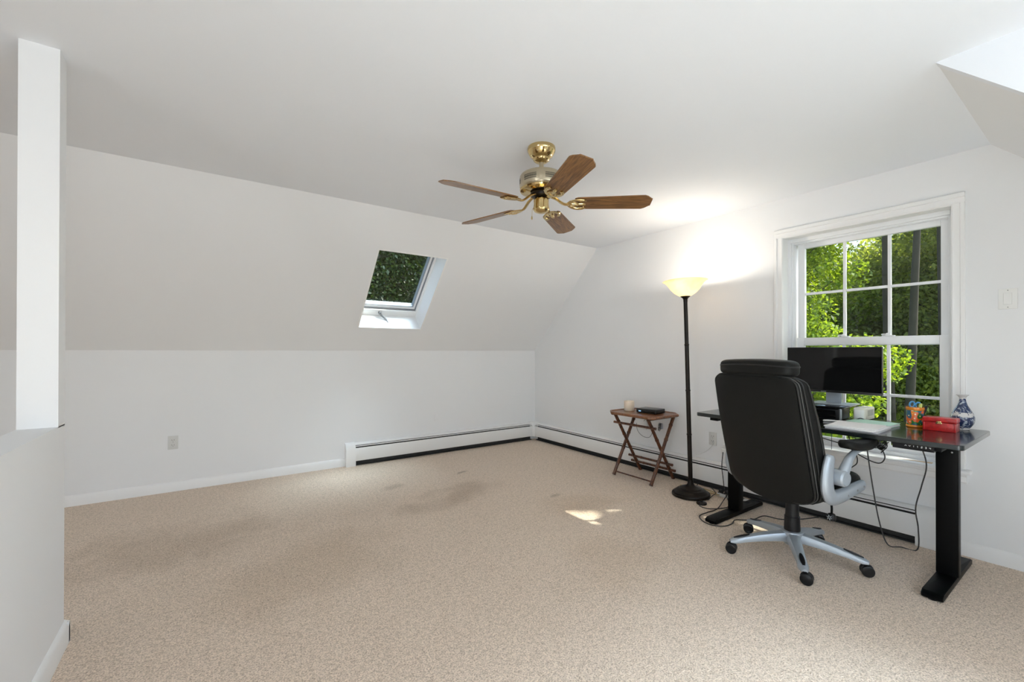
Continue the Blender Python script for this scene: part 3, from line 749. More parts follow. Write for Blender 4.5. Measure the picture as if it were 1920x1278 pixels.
B().box((3.235, 1.025, .8385), (3.545, 1.50, .8455), .002).build('shelf', GREYBOX, rs_)
for (x, y) in ((3.25, 1.04), (3.53, 1.04), (3.25, 1.485), (3.53, 1.485)):
    B().cyl((x, y, DZ), (x, y, .8385), .008, 14).build('leg', GREYMET, rs_)
bx = empty('black_box_unit', (3.37, 1.24, DZ), 'black boxy device tucked under the monitor stand', 'electronics box')
B().box((3.262, 1.055, DZ + .002), (3.46, 1.42, .832), .004).build('case', BLACKPLASTIC, bx)
B().box((3.2605, 1.07, DZ + .012), (3.2625, 1.405, .822), .0005).build('front_panel', GREYBOX, bx)
wb = empty('white_box_unit', (3.40, .975, DZ), 'cream white device box beside the monitor stand, trailing black cables', 'electronics box')
B().box((3.36, .945, DZ + .001), (3.53, 1.008, .842), .006, 3).build('case', CREAM, wb)
B().box((3.3585, .953, DZ + .012), (3.3605, 1.000, .830), .001).build('front_panel', WHITEPL, wb)
g = B()
for k in range(7): g.box((3.40 + k * .016, .9442, .79), (3.408 + k * .016, .9455, .828))
tag(g.build('vent_slots', GREYMET, wb), kind='stuff')
g = B().tube(spline([(3.35, 1.02, .766), (3.33, .985, .772), (3.345, .965, .780), (3.37, .94, .770), (3.40, .90, .784), (3.43, .88, .790), (3.45, .885, .772), (3.50, .90, .765)], 6), .0028, 6)
g.build('power_cable', CORD, wb)
# stack of white papers: pads and sheets
def sheet(x0, x1, y0, y1, z0, z1, a, bev=.0006):
    return B().box((x0, y0, z0), (x1, y1, z1), bev, 1, rot=Matrix.Rotation(R(a), 3, 'Z'))
GP = 'papers stacked on the front of the desk'
ps = [(2.895, 3.145, .765, 1.005, DZ + .0003, DZ + .0095, 2, PAPER2, 'notepad', 'grey notepad at the bottom of the paper stack on the desk', 'notepad'),
      (2.885, 3.135, .770, 1.000, DZ + .0098, DZ + .0165, -3, PAPER, 'paper_pad', 'thick white pad in the middle of the paper stack on the desk', 'paper pad'),
      (2.892, 3.128, .778, .998, DZ + .0168, DZ + .0215, 4, PAPER, 'paper_sheets', 'loose white sheets on top of the paper stack on the desk', 'papers')]
for a in ps:
    g = sheet(*a[:7]); thing(g, a[8], a[7], ((a[0] + a[1]) / 2, (a[2] + a[3]) / 2, a[4]), a[9], a[10])
gn = empty('notebook', (3.27, .885, DZ), 'mint green notebook lying behind the white papers on the desk', 'notebook', rz=R(-4))
B().prism(rrect(-.082, .082, -.108, .108, .012, 4), .0005, .0025, 'z').build('back_cover', MINT, gn, world=False)
B().prism(rrect(-.079, .079, -.105, .105, .010, 4), .0025, .0125, 'z').build('pages', PAPER, gn, world=False)
B().prism(rrect(-.082, .082, -.108, .108, .012, 4), .0125, .0145, 'z').build('front_cover', MINT, gn, world=False)
pen = empty('pen', (3.19, 1.05, DZ), 'white pen with rounded cap pointing out behind the paper stack', 'pen', rz=R(-60))
B().tube([(-.062, 0, .006), (-.058, 0, .006), (-.045, 0, .006), (.05, 0, .006), (.066, 0, .006)], [.002, .0055, .006, .005, .002], 12).build('barrel', WHITEPL, pen, world=False)
B().tube([(.0, 0, .0125), (-.04, 0, .0125)], .0012, 6).build('clip', GREYMET, pen, world=False)

# painted pen cup
def cup_mat():
    m = bpy.data.materials.new('painted_majolica'); m.use_nodes = True; n = m.node_tree; b = n.nodes['Principled BSDF']; L = n.links.new
    b.inputs['Roughness'].default_value = .2; b.inputs['Coat Weight'].default_value = .4
    tc = n.nodes.new('ShaderNodeTexCoord')
    mp = n.nodes.new('ShaderNodeMapping'); mp.inputs['Scale'].default_value = (30, 30, 26); L(tc.outputs['Object'], mp.inputs[0])
    v = n.nodes.new('ShaderNodeTexVoronoi'); v.inputs['Scale'].default_value = 1.75; L(mp.outputs[0], v.inputs['Vector'])
    sp_ = n.nodes.new('ShaderNodeSeparateColor'); L(v.outputs['Color'], sp_.inputs[0])
    r = n.nodes.new('ShaderNodeValToRGB'); r.color_ramp.interpolation = 'CONSTANT'
    cols = [(0, (.80, .14, .02)), (.24, (.03, .12, .20)), (.45, (.80, .80, .72)), (.57, (.03, .20, .04)), (.70, (.85, .25, .02)), (.84, (.02, .14, .14))]
    r.color_ramp.elements[0].color = (*cols[0][1], 1); r.color_ramp.elements[1].position = cols[1][0]; r.color_ramp.elements[1].color = (*cols[1][1], 1)
    for p, c in cols[2:]: e = r.color_ramp.elements.new(p); e.color = (*c, 1)
    L(sp_.outputs[0], r.inputs[0])
    r2 = n.nodes.new('ShaderNodeValToRGB'); r2.color_ramp.interpolation = 'CONSTANT'; r2.color_ramp.elements[0].color = (.85, .62, .12, 1); r2.color_ramp.elements[1].color = (0, 0, 0, 1)
    r2.color_ramp.elements[1].position = .16
    mx = n.nodes.new('ShaderNodeMix'); mx.data_type = 'RGBA'
    lt_ = n.nodes.new('ShaderNodeMath'); lt_.operation = 'LESS_THAN'; lt_.inputs[1].default_value = .2; L(v.outputs['Distance'], lt_.inputs[0])
    L(lt_.outputs[0], mx.inputs[0]); L(r.outputs[0], mx.inputs[6]); mx.inputs[7].default_value = (.85, .70, .35, 1); L(mx.outputs[2], b.inputs['Base Color'])
    return m
ORANGE = mat('orange_glaze', (.72, .24, .015), .25, coat=.3, noise=(40, .3))
DARKIN = mat('dark_glaze', (.03, .03, .02), .4)
cx, cy = 3.372, .716
cu = empty('pen_cup', (cx, cy, DZ), 'colourful painted ceramic pen cup with orange rims on the desk', 'pen cup')
B().lathe([(.037, .771), (.0385, .790), (.039, .820), (.0385, .862), (.036, .862), (.036, .775), (0, .773)], (cx, cy, 0), 40).build('body', cup_mat(), cu)
B().lathe([(0, DZ), (.037, DZ), (.0405, .764), (.0405, .769), (.038, .774), (.030, .774)], (cx, cy, 0), 40).build('foot_band', ORANGE, cu)
B().lathe([(.0355, .858), (.040, .858), (.0415, .864), (.0415, .872), (.040, .877), (.0355, .877), (.0350, .868), (.0355, .858)], (cx, cy, 0), 40).build('rim_band', ORANGE, cu)
# what stands in the cup
sc_ = empty('scissors', (cx, cy + .012, .80), 'scissors with blue handles standing in the painted pen cup', 'scissors', rz=R(20), rx=R(8))
for sg in (-1, 1):
    g = B().tube([(0, sg * .013 + .012 * math.cos(t) * .9, .088 + .017 * math.sin(t)) for t in np.linspace(0, 2 * PI, 17)[:-1]], .0045, 8, closed=True)
    g.build('handle', BLUEPL, sc_, world=False)
    B().tube([(0, sg * .010, .072), (0, -sg * .006, 0), (0, -sg * .008, -.02)], [.004, .003, .001], 6).build('blade', GREYMET, sc_, world=False)
for (dx, dy, m_, lab, tilt, h_) in ((-.008, -.008, YELLPL, 'yellow-green marker standing in the painted pen cup', (R(10), R(-4)), .125),
                                    (.010, -.018, BLACKPLASTIC, 'black marker standing rightmost in the painted pen cup', (R(14), R(6)), .112)):
    mk_ = empty('marker', (cx + dx, cy + dy, .777), lab, 'marker', rx=tilt[0], ry=tilt[1])
    B().tube([(0, 0, 0), (0, 0, .07), (0, 0, .071), (0, 0, h_ - .006), (0, 0, h_)], [.006, .006, .0068, .0075, .005], 12).build('barrel', m_, mk_, world=False)

# red lacquer box
rb = empty('lacquer_box', (3.333, .600, DZ), 'small red lacquered wooden box with brass clasp between pen cup and vase', 'box', rz=R(-1))
B().box((-.042, -.067, 0), (.042, .067, .047), .003, 2).build('body', REDLAC, rb, world=False)
B().box((-.0435, -.0685, .048), (.0435, .0685, .074), .006, 3).build('lid', REDLAC, rb, world=False)
g = B().box((-.0455, -.013, .040), (-.0425, .013, .047), .001).box((-.0465, -.010, .046), (-.043, .010, .056), .002).cyl((-.046, 0, .046), (-.050, 0, .046), .004, 10)
g.build('clasp', BRASS, rb, world=False)
for sy in (-.062, .062): B().box((-.0445, sy - .004, .006), (-.0415, sy + .004, .045), .001).build('corner_strip', REDLAC, rb, world=False)

# blue and white vase
def vase_mat():
    m = bpy.data.materials.new('blue_white_porcelain'); m.use_nodes = True; n = m.node_tree; b = n.nodes['Principled BSDF']; L = n.links.new
    b.inputs['Roughness'].default_value = .15; b.inputs['Coat Weight'].default_value = .5
    tc = n.nodes.new('ShaderNodeTexCoord'); 
    no = n.nodes.new('ShaderNodeTexNoise'); no.inputs['Scale'].default_value = 26; no.inputs['Distortion'].default_value = 3.5; no.inputs['Detail'].default_value = 2
    L(tc.outputs['Object'], no.inputs['Vector'])
    r = n.nodes.new('ShaderNodeValToRGB'); r.color_ramp.elements[0].position = .50; r.color_ramp.elements[1].position = .68
    r.color_ramp.elements[0].color = (.018, .035, .10, 1); r.color_ramp.elements[1].color = (.42, .48, .56, 1)
    L(no.outputs[0], r.inputs[0])
    # white lace band round the belly and at foot and lip
    sep = n.nodes.new('ShaderNodeSeparateXYZ'); L(tc.outputs['Object'], sep.inputs[0])
    n2 = n.nodes.new('ShaderNodeTexNoise'); n2.inputs['Scale'].default_value = 34; n2.inputs['Distortion'].default_value = 2; L(tc.outputs['Object'], n2.inputs['Vector'])
    ma = n.nodes.new('ShaderNodeMath'); ma.operation = 'MULTIPLY_ADD'; ma.inputs[1].default_value = .05; L(n2.outputs[0], ma.inputs[0]); L(sep.outputs[2], ma.inputs[2])
    rr = n.nodes.new('ShaderNodeValToRGB'); rr.color_ramp.interpolation = 'CONSTANT'
    pts = [(0, 1), (.034, 0), (.098, 1), (.118, 0), (.196, 1)]
    rr.color_ramp.elements[0].color = (1, 1, 1, 1); rr.color_ramp.elements[1].position = pts[1][0] ; rr.color_ramp.elements[1].color = (0, 0, 0, 1)
    for p, v_ in pts[2:]: e = rr.color_ramp.elements.new(p); e.color = (v_, v_, v_, 1)
    L(ma.outputs[0], rr.inputs[0])
    mx = n.nodes.new('ShaderNodeMix'); mx.data_type = 'RGBA'; L(rr.outputs[0], mx.inputs[0]); L(r.outputs[0], mx.inputs[6]); mx.inputs[7].default_value = (.62, .61, .60, 1)
    L(mx.outputs[2], b.inputs['Base Color']); return m
g = B().lathe([(0, 0), (.025, 0), (.028, .003), (.027, .008), (.036, .020), (.046, .038), (.0495, .056), (.049, .072), (.043, .092), (.032, .115), (.021, .137), (.0155, .155), (.0135, .170), (.0145, .181), (.020, .190), (.027, .195),
                (.026, .196), (.018, .189), (.011, .175), (.011, .16), (.014, .14)], (0, 0, 0), 48)
v_ = g.build('vase', vase_mat()); v_.location = (3.478, .538, DZ)
tag(v_, 'pear-shaped blue and white porcelain vase at the right end of the desk', 'vase')

# ------------------------------------------------------------------ office chair (local +x is the way it faces)
ch = empty('office_chair', (2.803, 1.135, 0), 'black leather executive office chair with silver arms, seen from behind', 'office chair', rz=R(-12))
def P(g, nm, m, par=ch, ang=35): return g.build(nm, m, par, world=False, ang=ang)
TILT = math.tan(R(13.2))
def backx(z): return -.196 - (z - .42) * TILT - .012 * math.sin((z - .40) / .7 * PI)     # rear surface
ZB0, ZB1 = .385, 1.075
def backw(z):
    t = (z - ZB0) / (ZB1 - ZB0)
    w_ = .264 - .010 * t + .008 * math.sin(min(1, max(0, (t - .05) / .95)) * PI * .80)
    e0 = min(1, t / .13); e1 = min(1, (1 - t) / .085)
    return w_ * (1 - (1 - e0) ** 3 * .27) * (1 - (1 - e1) ** 2.6 * .30)
def backth(z):
    t = (z - ZB0) / (ZB1 - ZB0); e0 = min(1, t / .06); e1 = min(1, (1 - t) / .06)
    return (.135 - .020 * t + .060 * math.sin(PI * min(1, max(0, t))) ) * (1 - (1 - e0) ** 2 * .6) * (1 - (1 - e1) ** 2 * .6)
def tspace(n):
    return [ZB0 + (ZB1 - ZB0) * (.5 - .5 * math.cos(PI * k / (n - 1))) for k in range(n)]
g = B(); rr_ = []
for z in tspace(34):
    w_, t_ = backw(z), backth(z); x = backx(z) + t_ / 2
    ring_ = []
    for a, b in sup(48, t_ / 2, w_, 3.6):
        bow = -.012 * (1 - (b / w_) ** 2) * (1 if a < 0 else -1.4)
        ring_.append(Vector((x + a + bow, b, z - .024 * (1 - (b / w_) ** 2) * max(0, 1 - (z - ZB0) / .22) ** 2)))
    rr_.append(ring_)
g.rings(rr_); P(g, 'backrest', BLACKLEATHER, ang=60)
# rear shell panel, slightly proud
g = B(); rr_ = []
zz = [ZB0 + .014 + (ZB1 - ZB0 - .030) * (.5 - .5 * math.cos(PI * k / 27)) for k in range(28)]
for z in zz:
    w_ = backw(z) * .93; x = backx(z) + .004
    ring_ = []
    for k in range(25):
        b = -w_ + 2 * w_ * k / 24; ring_.append(Vector((x - .012 * (1 - (b / w_) ** 2) - .010 * (1 - abs(b / w_) ** 8), b, z - .024 * (1 - (b / w_) ** 2) * max(0, 1 - (z - ZB0) / .22) ** 2)))
    for k in range(24, -1, -1):
        b = -w_ + 2 * w_ * k / 24; ring_.append(Vector((x + .03, b, z)))
    rr_.append(ring_)
g.rings(rr_); P(g, 'rear_panel', BLACKLEATHER, ang=60)
def seam(frac_x, wf, rad, m, nm, z0=ZB0 + .012, z1=ZB1 - .010, inset=0.0):
    pts = []
    zs = [z0 + (z1 - z0) * (.5 - .5 * math.cos(PI * k / 30)) for k in range(31)]
    for z in zs: pts.append((backx(z) + backth(z) * frac_x, backw(z) * wf, z))
    top = [(backx(z1) + backth(z1) * frac_x - .006 * (1 - (y / backw(z1)) ** 2), y, z1 + .004) for y in np.linspace(backw(z1) * wf, -backw(z1) * wf, 13)[1:-1]]
    pts += top
    for z in zs[::-1]: pts.append((backx(z) + backth(z) * frac_x, -backw(z) * wf, z))
    bot = [(backx(z0) + backth(z0) * frac_x - .012 * (1 - (y / backw(z0)) ** 2), y, z0 - .022 * (1 - (y / backw(z0)) ** 2)) for y in np.linspace(-backw(z0) * wf, backw(z0) * wf, 15)[1:-1]]
    pts += bot
    g = B().tube(pts, rad, 8, closed=True); return P(g, nm, m)
seam(.075, .955, .0045, PIPING, 'piping')
seam(.28, 1.002, .0042, PIPING, 'piping')
seam(.62, 1.002, .0040, PIPING, 'piping')
seam(.15, .985, .0014, STITCH, 'stitching')
# headrest cushion
g = B(); rr_ = []
for k in range(18):
    t = .5 - .5 * math.cos(PI * k / 17); z = 1.065 + .082 * t
    e = math.sqrt(max(0, 1 - (2 * t - 1) ** 4)); e = .55 + .45 * e
    if k in (0, 17): e = .38
    ring_ = []
    for a, b in sup(44, .072 * e, .218 * (e ** .35), 4):
        ring_.append(Vector((-.292 + a, b, z + (.010 * (1 - (b / .22) ** 2) if t > .5 else 0))))
    rr_.append(ring_)
hr = P(g.rings(rr_), 'headrest', BLACKLEATHER, ang=60)
def loopz(z, a_, b_, e, rad, m, nm, par):
    pts = [(-.292 + a, b, z + .010 * (1 - (b / .22) ** 2)) for a, b in sup(60, a_, b_, e)]
    g = B().tube(pts, rad, 7, closed=True); return g.build(nm, m, par, world=False)
loopz(1.116, .0715, .2170, 4, .0038, PIPING, 'piping', hr); loopz(1.122, .0700, .2155, 4, .0013, STITCH, 'stitching', hr)
# seat: thick base cushion and a top pad
def cushion(zc, hz, xa, xb, hw_, e, nm, m, front_drop=0.0):
    g = B(); rr_ = []
    for k in range(16):
        t = .5 - .5 * math.cos(PI * k / 15); s_ = 2 * t - 1; q = (1 - abs(s_) ** 3.2) ** (1 / 3.2) if abs(s_) < 1 else 0
        q = .80 + .20 * q; q = .78 if k in (0, 15) else q
        ring_ = []
        for a, b in sup(48, (xb - xa) / 2 * q, hw_ * q, e):
            X_ = (xa + xb) / 2 + a; ring_.append(Vector((X_, b, zc + s_ * hz - front_drop * max(0, (X_ - .12)) ** 2 * 9)))
        rr_.append(ring_)
    return P(g.rings(rr_), nm, m, ang=60)
cushion(.435, .038, -.165, .262, .245, 4.2, 'seat_base', BLACKLEATHER)
stp = cushion(.500, .040, -.150, .285, .252, 4.2, 'seat_cushion', BLACKLEATHER, .25)
pts = [(.055 + a, b, .470) for a, b in sup(60, .222, .2485, 4.2)]
B().tube(pts, .0045, 7, closed=True).build('piping', PIPING, stp, world=False)
# arms
for sg in (-1, 1):
    y = sg * .287
    arm = empty('armrest', (0, 0, 0)); arm.parent = ch
    br = spline([(-.130, y, .665), (-.150, y, .605), (-.158, y, .535), (-.150, y, .480), (-.120, y, .447), (-.050, y, .447), (.040, y, .463), (.150, y, .485)], 6)
    rad = [.030 + .010 * math.sin(PI * min(1, k / (len(br) - 1) * 1.0)) for k in range(len(br))]; rad[0] = .020; rad[-1] = .022
    B().tube(br, rad, 16, flat=(.62, 1.0), up=(0, 1, 0)).build('bracket', SILVER, arm, world=False)
    B().lathe([(0, -.034), (.034, -.034), (.041, -.026), (.042, .024), (.036, .032), (0, .032)], (-.085, y + sg * .018, .550), 24, axis='y').build('pivot', SILVER, arm, world=False)
    lk = spline([(-.085, y + sg * .026, .555), (-.050, y + sg * .028, .608), (-.016, y + sg * .028, .650), (.040, y + sg * .026, .676), (.130, y + sg * .022, .684), (.215, y + sg * .018, .690)], 6)
    B().tube(lk, [.034 - .020 * min(1, k / (len(lk) - 1) * 1.35) for k in range(len(lk))], 14, flat=(.80, .80), up=(0, 1, 0)).build('link', SILVER, arm, world=False)
    g = B(); rr_ = []
    for k in range(12):
        t = .5 - .5 * math.cos(PI * k / 11); s_ = 2 * t - 1; q = .45 + .55 * math.sqrt(max(0, 1 - s_ ** 2)); q = .42 if k in (0, 11) else q
        rr_.append([Vector((.075 + a, y + sg * .022 + b * (1 - .18 * (a / .135)), .704 + s_ * .021 + .018 * (a / .135) ** 2)) for a, b in sup(36, .138 * (.80 + .20 * q), .046 * (.62 + .38 * q), 2.8)])
    g.rings(rr_); g.build('arm_pad', BLACKLEATHER, arm, world=False, ang=60)
    for (a, z) in ((.118, .479), (.06, .467), (-.02, .450)): B().lathe([(0, .003), (.005, .002), (.006, 0)] if sg > 0 else [(0, -.003), (.005, -.002), (.006, 0)], (a, y + sg * .0215, z), 10, axis='y').build('bolt', GREYMET, arm, world=False)
# mechanism, lever, column, base
P(B().box((-.12, -.085, .372), (.12, .085, .402), .008).box((-.05, -.05, .345), (.06, .05, .376), .01), 'tilt_mechanism', BLACKPLASTIC)
lv = P(B().tube(spline([(-.02, -.05, .380), (-.02, -.16, .383), (-.012, -.215, .380), (-.010, -.222, .362), (-.010, -.222, .325)], 5), .0055, 8), 'tension_lever', BLACKSTEEL)
g = B()
for k in range(6):
    a = k * PI / 3; g.tube([(-.010 + .008 * math.cos(a), -.222 + .008 * math.sin(a), .305), (-.010 + .016 * math.cos(a), -.222 + .016 * math.sin(a), .305)], .007, 8)
g.lathe([(0, .290), (.018, .291), (.020, .300), (.020, .314), (.015, .325), (0, .326)], (-.010, -.222, 0), 20)
g.build('lever_knob', BLACKPLASTIC, lv, world=False)
g = B()
for k in range(6):
    a = k * PI / 3 + .3; g.tube([(-.030, -.222 + .004 * math.cos(a), .308 + .004 * math.sin(a)), (-.030, -.222 + .013 * math.cos(a), .308 + .013 * math.sin(a))], .0022, 6)
g.build('star_mark', SILVER, lv, world=False)
P(B().lathe([(.041, .150), (.042, .165), (.040, .200), (.0395, .235), (.036, .237), (.034, .262), (.034, .350), (.030, .352), (.030, .378)], (0, 0, 0), 32), 'gas_lift_cover', BLACKPLASTIC)
P(B().lathe([(0, .070), (.040, .072), (.052, .090), (.056, .120), (.058, .140), (.055, .150), (.044, .153), (0, .153)], (0, 0, 0), 36), 'base_hub', SILVER)
for k in range(5):
    a = R(67 + 72 * k + 12); ca, sa = math.cos(a), math.sin(a)
    MR = Matrix.Rotation(a, 3, 'Z')
    g = B(); rr_ = []
    for i in range(15):
        t = i / 14; r_ = .035 + .310 * t; zt = .147 - .055 * t ** 1.5 - .004 * t; zb = zt - (.052 - .026 * t); hw_ = .034 - .014 * t + (.003 if t > .8 else 0)
        if i == 14: hw_ *= .55; zt -= .006; zb += .004; r_ += .004
        prof = [(-hw_, zb), (-hw_ * .98, zb + (zt - zb) * .55), (-hw_ * .78, zt - .005), (-hw_ * .35, zt - .001), (0, zt), (hw_ * .35, zt - .001), (hw_ * .78, zt - .005), (hw_ * .98, zb + (zt - zb) * .55), (hw_, zb), (hw_ * .6, zb + .004), (-hw_ * .6, zb + .004)]
        rr_.append([MR @ Vector((r_, y, z)) for y, z in prof])
    g.rings(rr_); lg = P(g, 'base_leg', SILVER)
    g = B(); rr_ = []
    for i in range(9):
        t = .66 + .28 * i / 8; r_ = .035 + .310 * t; zt = .147 - .055 * t ** 1.5 - .004 * t; e = math.sin(PI * (.10 + .80 * i / 8)) ** .6
        rr_.append([MR @ Vector((r_, y * e, zt - .002 + h_)) for y, h_ in ((-.014, -.004), (-.011, .004), (0, .0065), (.011, .004), (.014, -.004))])
    g.rings(rr_); g.build('foot_grip', BLACKPLASTIC, lg, world=False)
    # caster
    cs = empty('caster', (0, 0, 0)); cs.parent = ch
    c_r = .328; ang_c = a + (.9, -.5, 1.3, .3, 2.2)[k]
    base = MR @ Vector((c_r, 0, 0)); MW = Matrix.Rotation(ang_c, 3, 'Z')
    for sg in (-1, 1):
        g = B().lathe([(0, -.0105), (.022, -.0105), (.0285, -.008), (.030, -.004), (.030, .004), (.0285, .008), (.022, .0105), (.014, .0085), (0, .0085)], (0, 0, 0), 24, axis='y')
        g.v = [tuple(MW @ (Vector(p) + Vector((.012, sg * .0155, .030))) + base) for p in g.v]; g.build('wheel', BLACKWHEEL, cs, world=False)
    g = B(); g.tube([(.012 + .026 * math.cos(t) , 0, .030 + .030 * math.sin(t)) for t in np.linspace(R(15), R(165), 9)], .0045, 8)
    g.cyl((0, 0, .045), (0, 0, .082), .0055, 10); g.cyl((.012, -.02, .030), (.012, .02, .030), .004, 8)
    g.v = [tuple(MW @ Vector(p) + base) for p in g.v]; g.build('hood', BLACKPLASTIC, cs, world=False)

# ------------------------------------------------------------------ cords
ad_ = empty('plug_adapter', (X0, 1.995, .30), 'white plug-in adapter low on the wall half hidden by the chair', 'adapter')
B().box((X0 - .040, 1.972, .318), (X0 - .001, 2.020, .365), .008, 3).build('case', WHITEPL, ad_)
B().box((X0 - .030, 1.985, .365), (X0 - .001, 2.008, .402), .006, 3).build('plug', WHITEPL, ad_)
def cord(pts, r_, m, name, label, owner=None, n=8):
    o = B().tube(spline(pts, n), r_, 7).build(name, m); o.parent = owner; o.matrix_parent_inverse = owner.matrix_basis.inverted(); o['label'] = label; return o
cord([(3.22, .90, .715), (3.25, .905, .60), (3.28, .885, .36), (3.31, .862, .16), (3.37, .84, .03), (3.46, .80, .006), (3.475, .73, .012), (3.43, .715, .15), (3.40, .72, .28), (3.38, .69, .42), (3.36, .665, .55), (3.20, .66, .70)], .0035, GREYCORD, 'power_cord', 'long black cord hanging in a loop from the desk down to the carpet', dk)
cord([(3.05, .80, .725), (3.10, .80, .66), (3.12, .79, .60), (3.16, .83, .555), (3.25, .93, .56), (3.33, 1.05, .60), (3.38, 1.2, .62)], .0032, GREYCORD, 'power_cord', 'black cord sagging under the desktop from the knotted cable bundle', dk)
cord([(3.30, 1.03, .73), (3.34, 1.02, .64), (3.35, .99, .55), (3.33, .98, .50), (3.30, 1.00, .47)], .0030, CORD, 'power_cord', 'short black cord dropping behind the chair armrest', dk)
cord([(3.42, 1.20, .84), (3.575, 1.21, .80), (3.58, 1.20, .70), (3.585, 1.2, .60), (3.583, 1.2, .51)], .0018, CORD, 'thin_cord', 'thin black cord dropping from the desk in front of the window sill', mo)
g = B()
for k in range(7):
    t = np.linspace(0, 2 * PI, 13)[:-1]; ph = k * .9
    g.tube([(2.93 + .012 * k % .03 + .012 * math.sin(a + ph), .752 + .020 * math.cos(a + ph * .3) + .006 * (k % 3), .700 + (.030 - .003 * k) * math.sin(a) * (.8 + .1 * k)) for a in t], .0024, 6, closed=True)
g.tube(spline([(2.93, .75, .735), (2.925, .765, .71), (2.93, .74, .69), (2.94, .76, .66)], 5), .003, 6)
tag(g.build('cable_bundle', CORD, dk), 'knotted bundle of black cables hanging under the desk edge', kind='stuff')
# cords round the left foot of the desk
cord([(3.585, 1.985, .34), (3.575, 1.99, .22), (3.56, 1.97, .12), (3.50, 1.93, .05), (3.45, 1.92, .03)], .0032, CORD, 'power_cord', 'black cord falling from the white adapter to the extension strip', ad_)
cord([(3.165, 1.923, .012), (3.10, 1.90, .006), (3.11, 1.82, .006), (3.25, 1.765, .006), (3.33, 1.80, .02), (3.44, 1.88, .03)], .0032, CORD, 'power_cord', 'black cord from the round foot switch across the carpet', lamp)
cord([(3.44, 1.87, .035), (3.33, 1.84, .02), (3.15, 1.79, .006), (3.02, 1.795, .005), (2.92, 1.79, .005), (2.85, 1.73, .005), (2.83, 1.65, .005), (2.88, 1.59, .005), (2.97, 1.58, .005), (3.05, 1.60, .006), (3.12, 1.55, .005), (3.19, 1.53, .005), (3.26, 1.50, .02), (3.33, 1.42, .006), (3.45, 1.33, .01), (3.55, 1.25, .03)], .0034, CORD, 'power_cord', 'black cord winding round the left desk foot and under the chair', dk)
cord([(3.30, 2.03, .035), (3.38, 2.10, .04), (3.46, 2.13, .06), (3.50, 2.07, .05), (3.46, 1.98, .02), (3.38, 1.96, .015), (3.26, 1.93, .012)], .0032, CORD, 'power_cord', 'black cord looped behind the base of the floor lamp', lamp)
cord([(3.43, 1.84, .03), (3.38, 1.78, .012), (3.37, 1.73, .01), (3.36, 1.70, .045), (3.37, 1.66, .045)], .0032, CORD, 'power_cord', 'short black cord from the extension strip over the desk foot', dk)
for k, (lab, pts) in enumerate([('upper brass-coloured cord lying under the heater behind the lamp', [(3.44, 2.30, .006), (3.50, 2.20, .008), (3.50, 2.08, .012), (3.47, 1.98, .016), (3.49, 1.90, .02)]),
                                ('lower brass-coloured cord curling towards the extension strip', [(3.37, 2.25, .006), (3.42, 2.18, .006), (3.41, 2.08, .006), (3.45, 2.02, .008), (3.43, 1.93, .02)])]):
    cord(pts, .0038, TANWIRE, 'lamp_cord', lab, lamp)
cord([(X0 - .02, 2.10, .405), (X0 - .024, 2.105, .37), (X0 - .03, 2.16, .31), (X0 - .035, 2.24, .262), (X0 - .02, 2.33, .245)], .0018, WHITECORD, 'white_cord', 'thin white cord curving down from the outlet beside the lamp', lamp)
g = B().lathe([(0, 0), (.036, 0), (.040, .006), (.038, .014), (.026, .020), (0, .021)], (3.165, 1.925, .0), 28)
fs = empty('foot_switch', (3.165, 1.925, 0), 'round dark foot switch on the carpet beside the lamp base', 'foot switch'); g.build('body', BRONZE, fs)
B().lathe([(0, .019), (.012, .019), (.012, .025), (0, .026)], (3.165, 1.925, 0), 16).build('button', BLACKPLASTIC, fs)
es = empty('extension_strip', (3.46, 1.86, 0), 'beige extension strip with plugs lying by the left desk leg', 'extension strip')
B().box((3.44, 1.72, .002), (3.49, 1.96, .030), .005).build('body', IVORY, es)
for yy in (1.76, 1.81, 1.86, 1.91): B().box((3.450, yy - .012, .0302), (3.480, yy + .012, .0312)).build('socket', SLOT, es)
for (yy, lab) in ((1.935, 'black angled plug nearest the lamp on the extension strip'), (1.885, 'black plug in the middle of the extension strip'), (1.81, 'black plug nearest the desk leg on the extension strip')):
    pg_ = empty('power_plug', (3.462, yy, .031), lab, 'plug')
    B().box((3.448, yy - .014, .032), (3.478, yy + .014, .058), .006, 2).build('body', CORD, pg_)
    B().cyl((3.448, yy, .045), (3.425, yy, .040), .0055, 8, .0035).build('strain_relief', CORD, pg_)
# white box and wires on the wall behind the side table
wbx = outlet((X0, 2.79, .455), 'x', 'white wall outlet behind the folding side table', WHITEPL)
B().box((X0 - .030, 2.825, .448), (X0 - .006, 2.848, .478), .004).build('cable_clip', GREYMET, wbx)
g = B().box((X0 - .032, 2.81, .400), (X0 - .001, 2.93, .515), .006, 3); thing(g, 'wall_box', WHITEPL, (X0, 2.87, .40), 'square white box mounted on the wall behind the folding side table', 'wall box')
cord([(3.60, 2.87, .59), (X0 - .02, 2.90, .52), (X0 - .035, 2.92, .44), (X0 - .045, 2.89, .375), (X0 - .045, 2.83, .335), (X0 - .045, 2.76, .335), (X0 - .045, 2.725, .375), (X0 - .035, 2.72, .44)], .0020, CORD, 'thin_cord', 'thin black cord hanging in a loop under the folding side table', rt)
cord([(X0 - .035, 2.83, .49), (3.59, 2.77, .52), (3.585, 2.70, .53), (3.58, 2.60, .59)], .0018, CORD, 'thin_cord', 'thin black cord running up from the wall box to the router', rt)
pw = empty('power_adapter', (X0, 2.64, .44), 'grey clear-wrapped power adapter on the wall behind the right table legs', 'adapter')
B().box((X0 - .030, 2.622, .435), (X0 - .001, 2.655, .490), .007, 3).build('case', mat('smoky_plastic', (.32, .33, .35), .2), pw)
g = B()
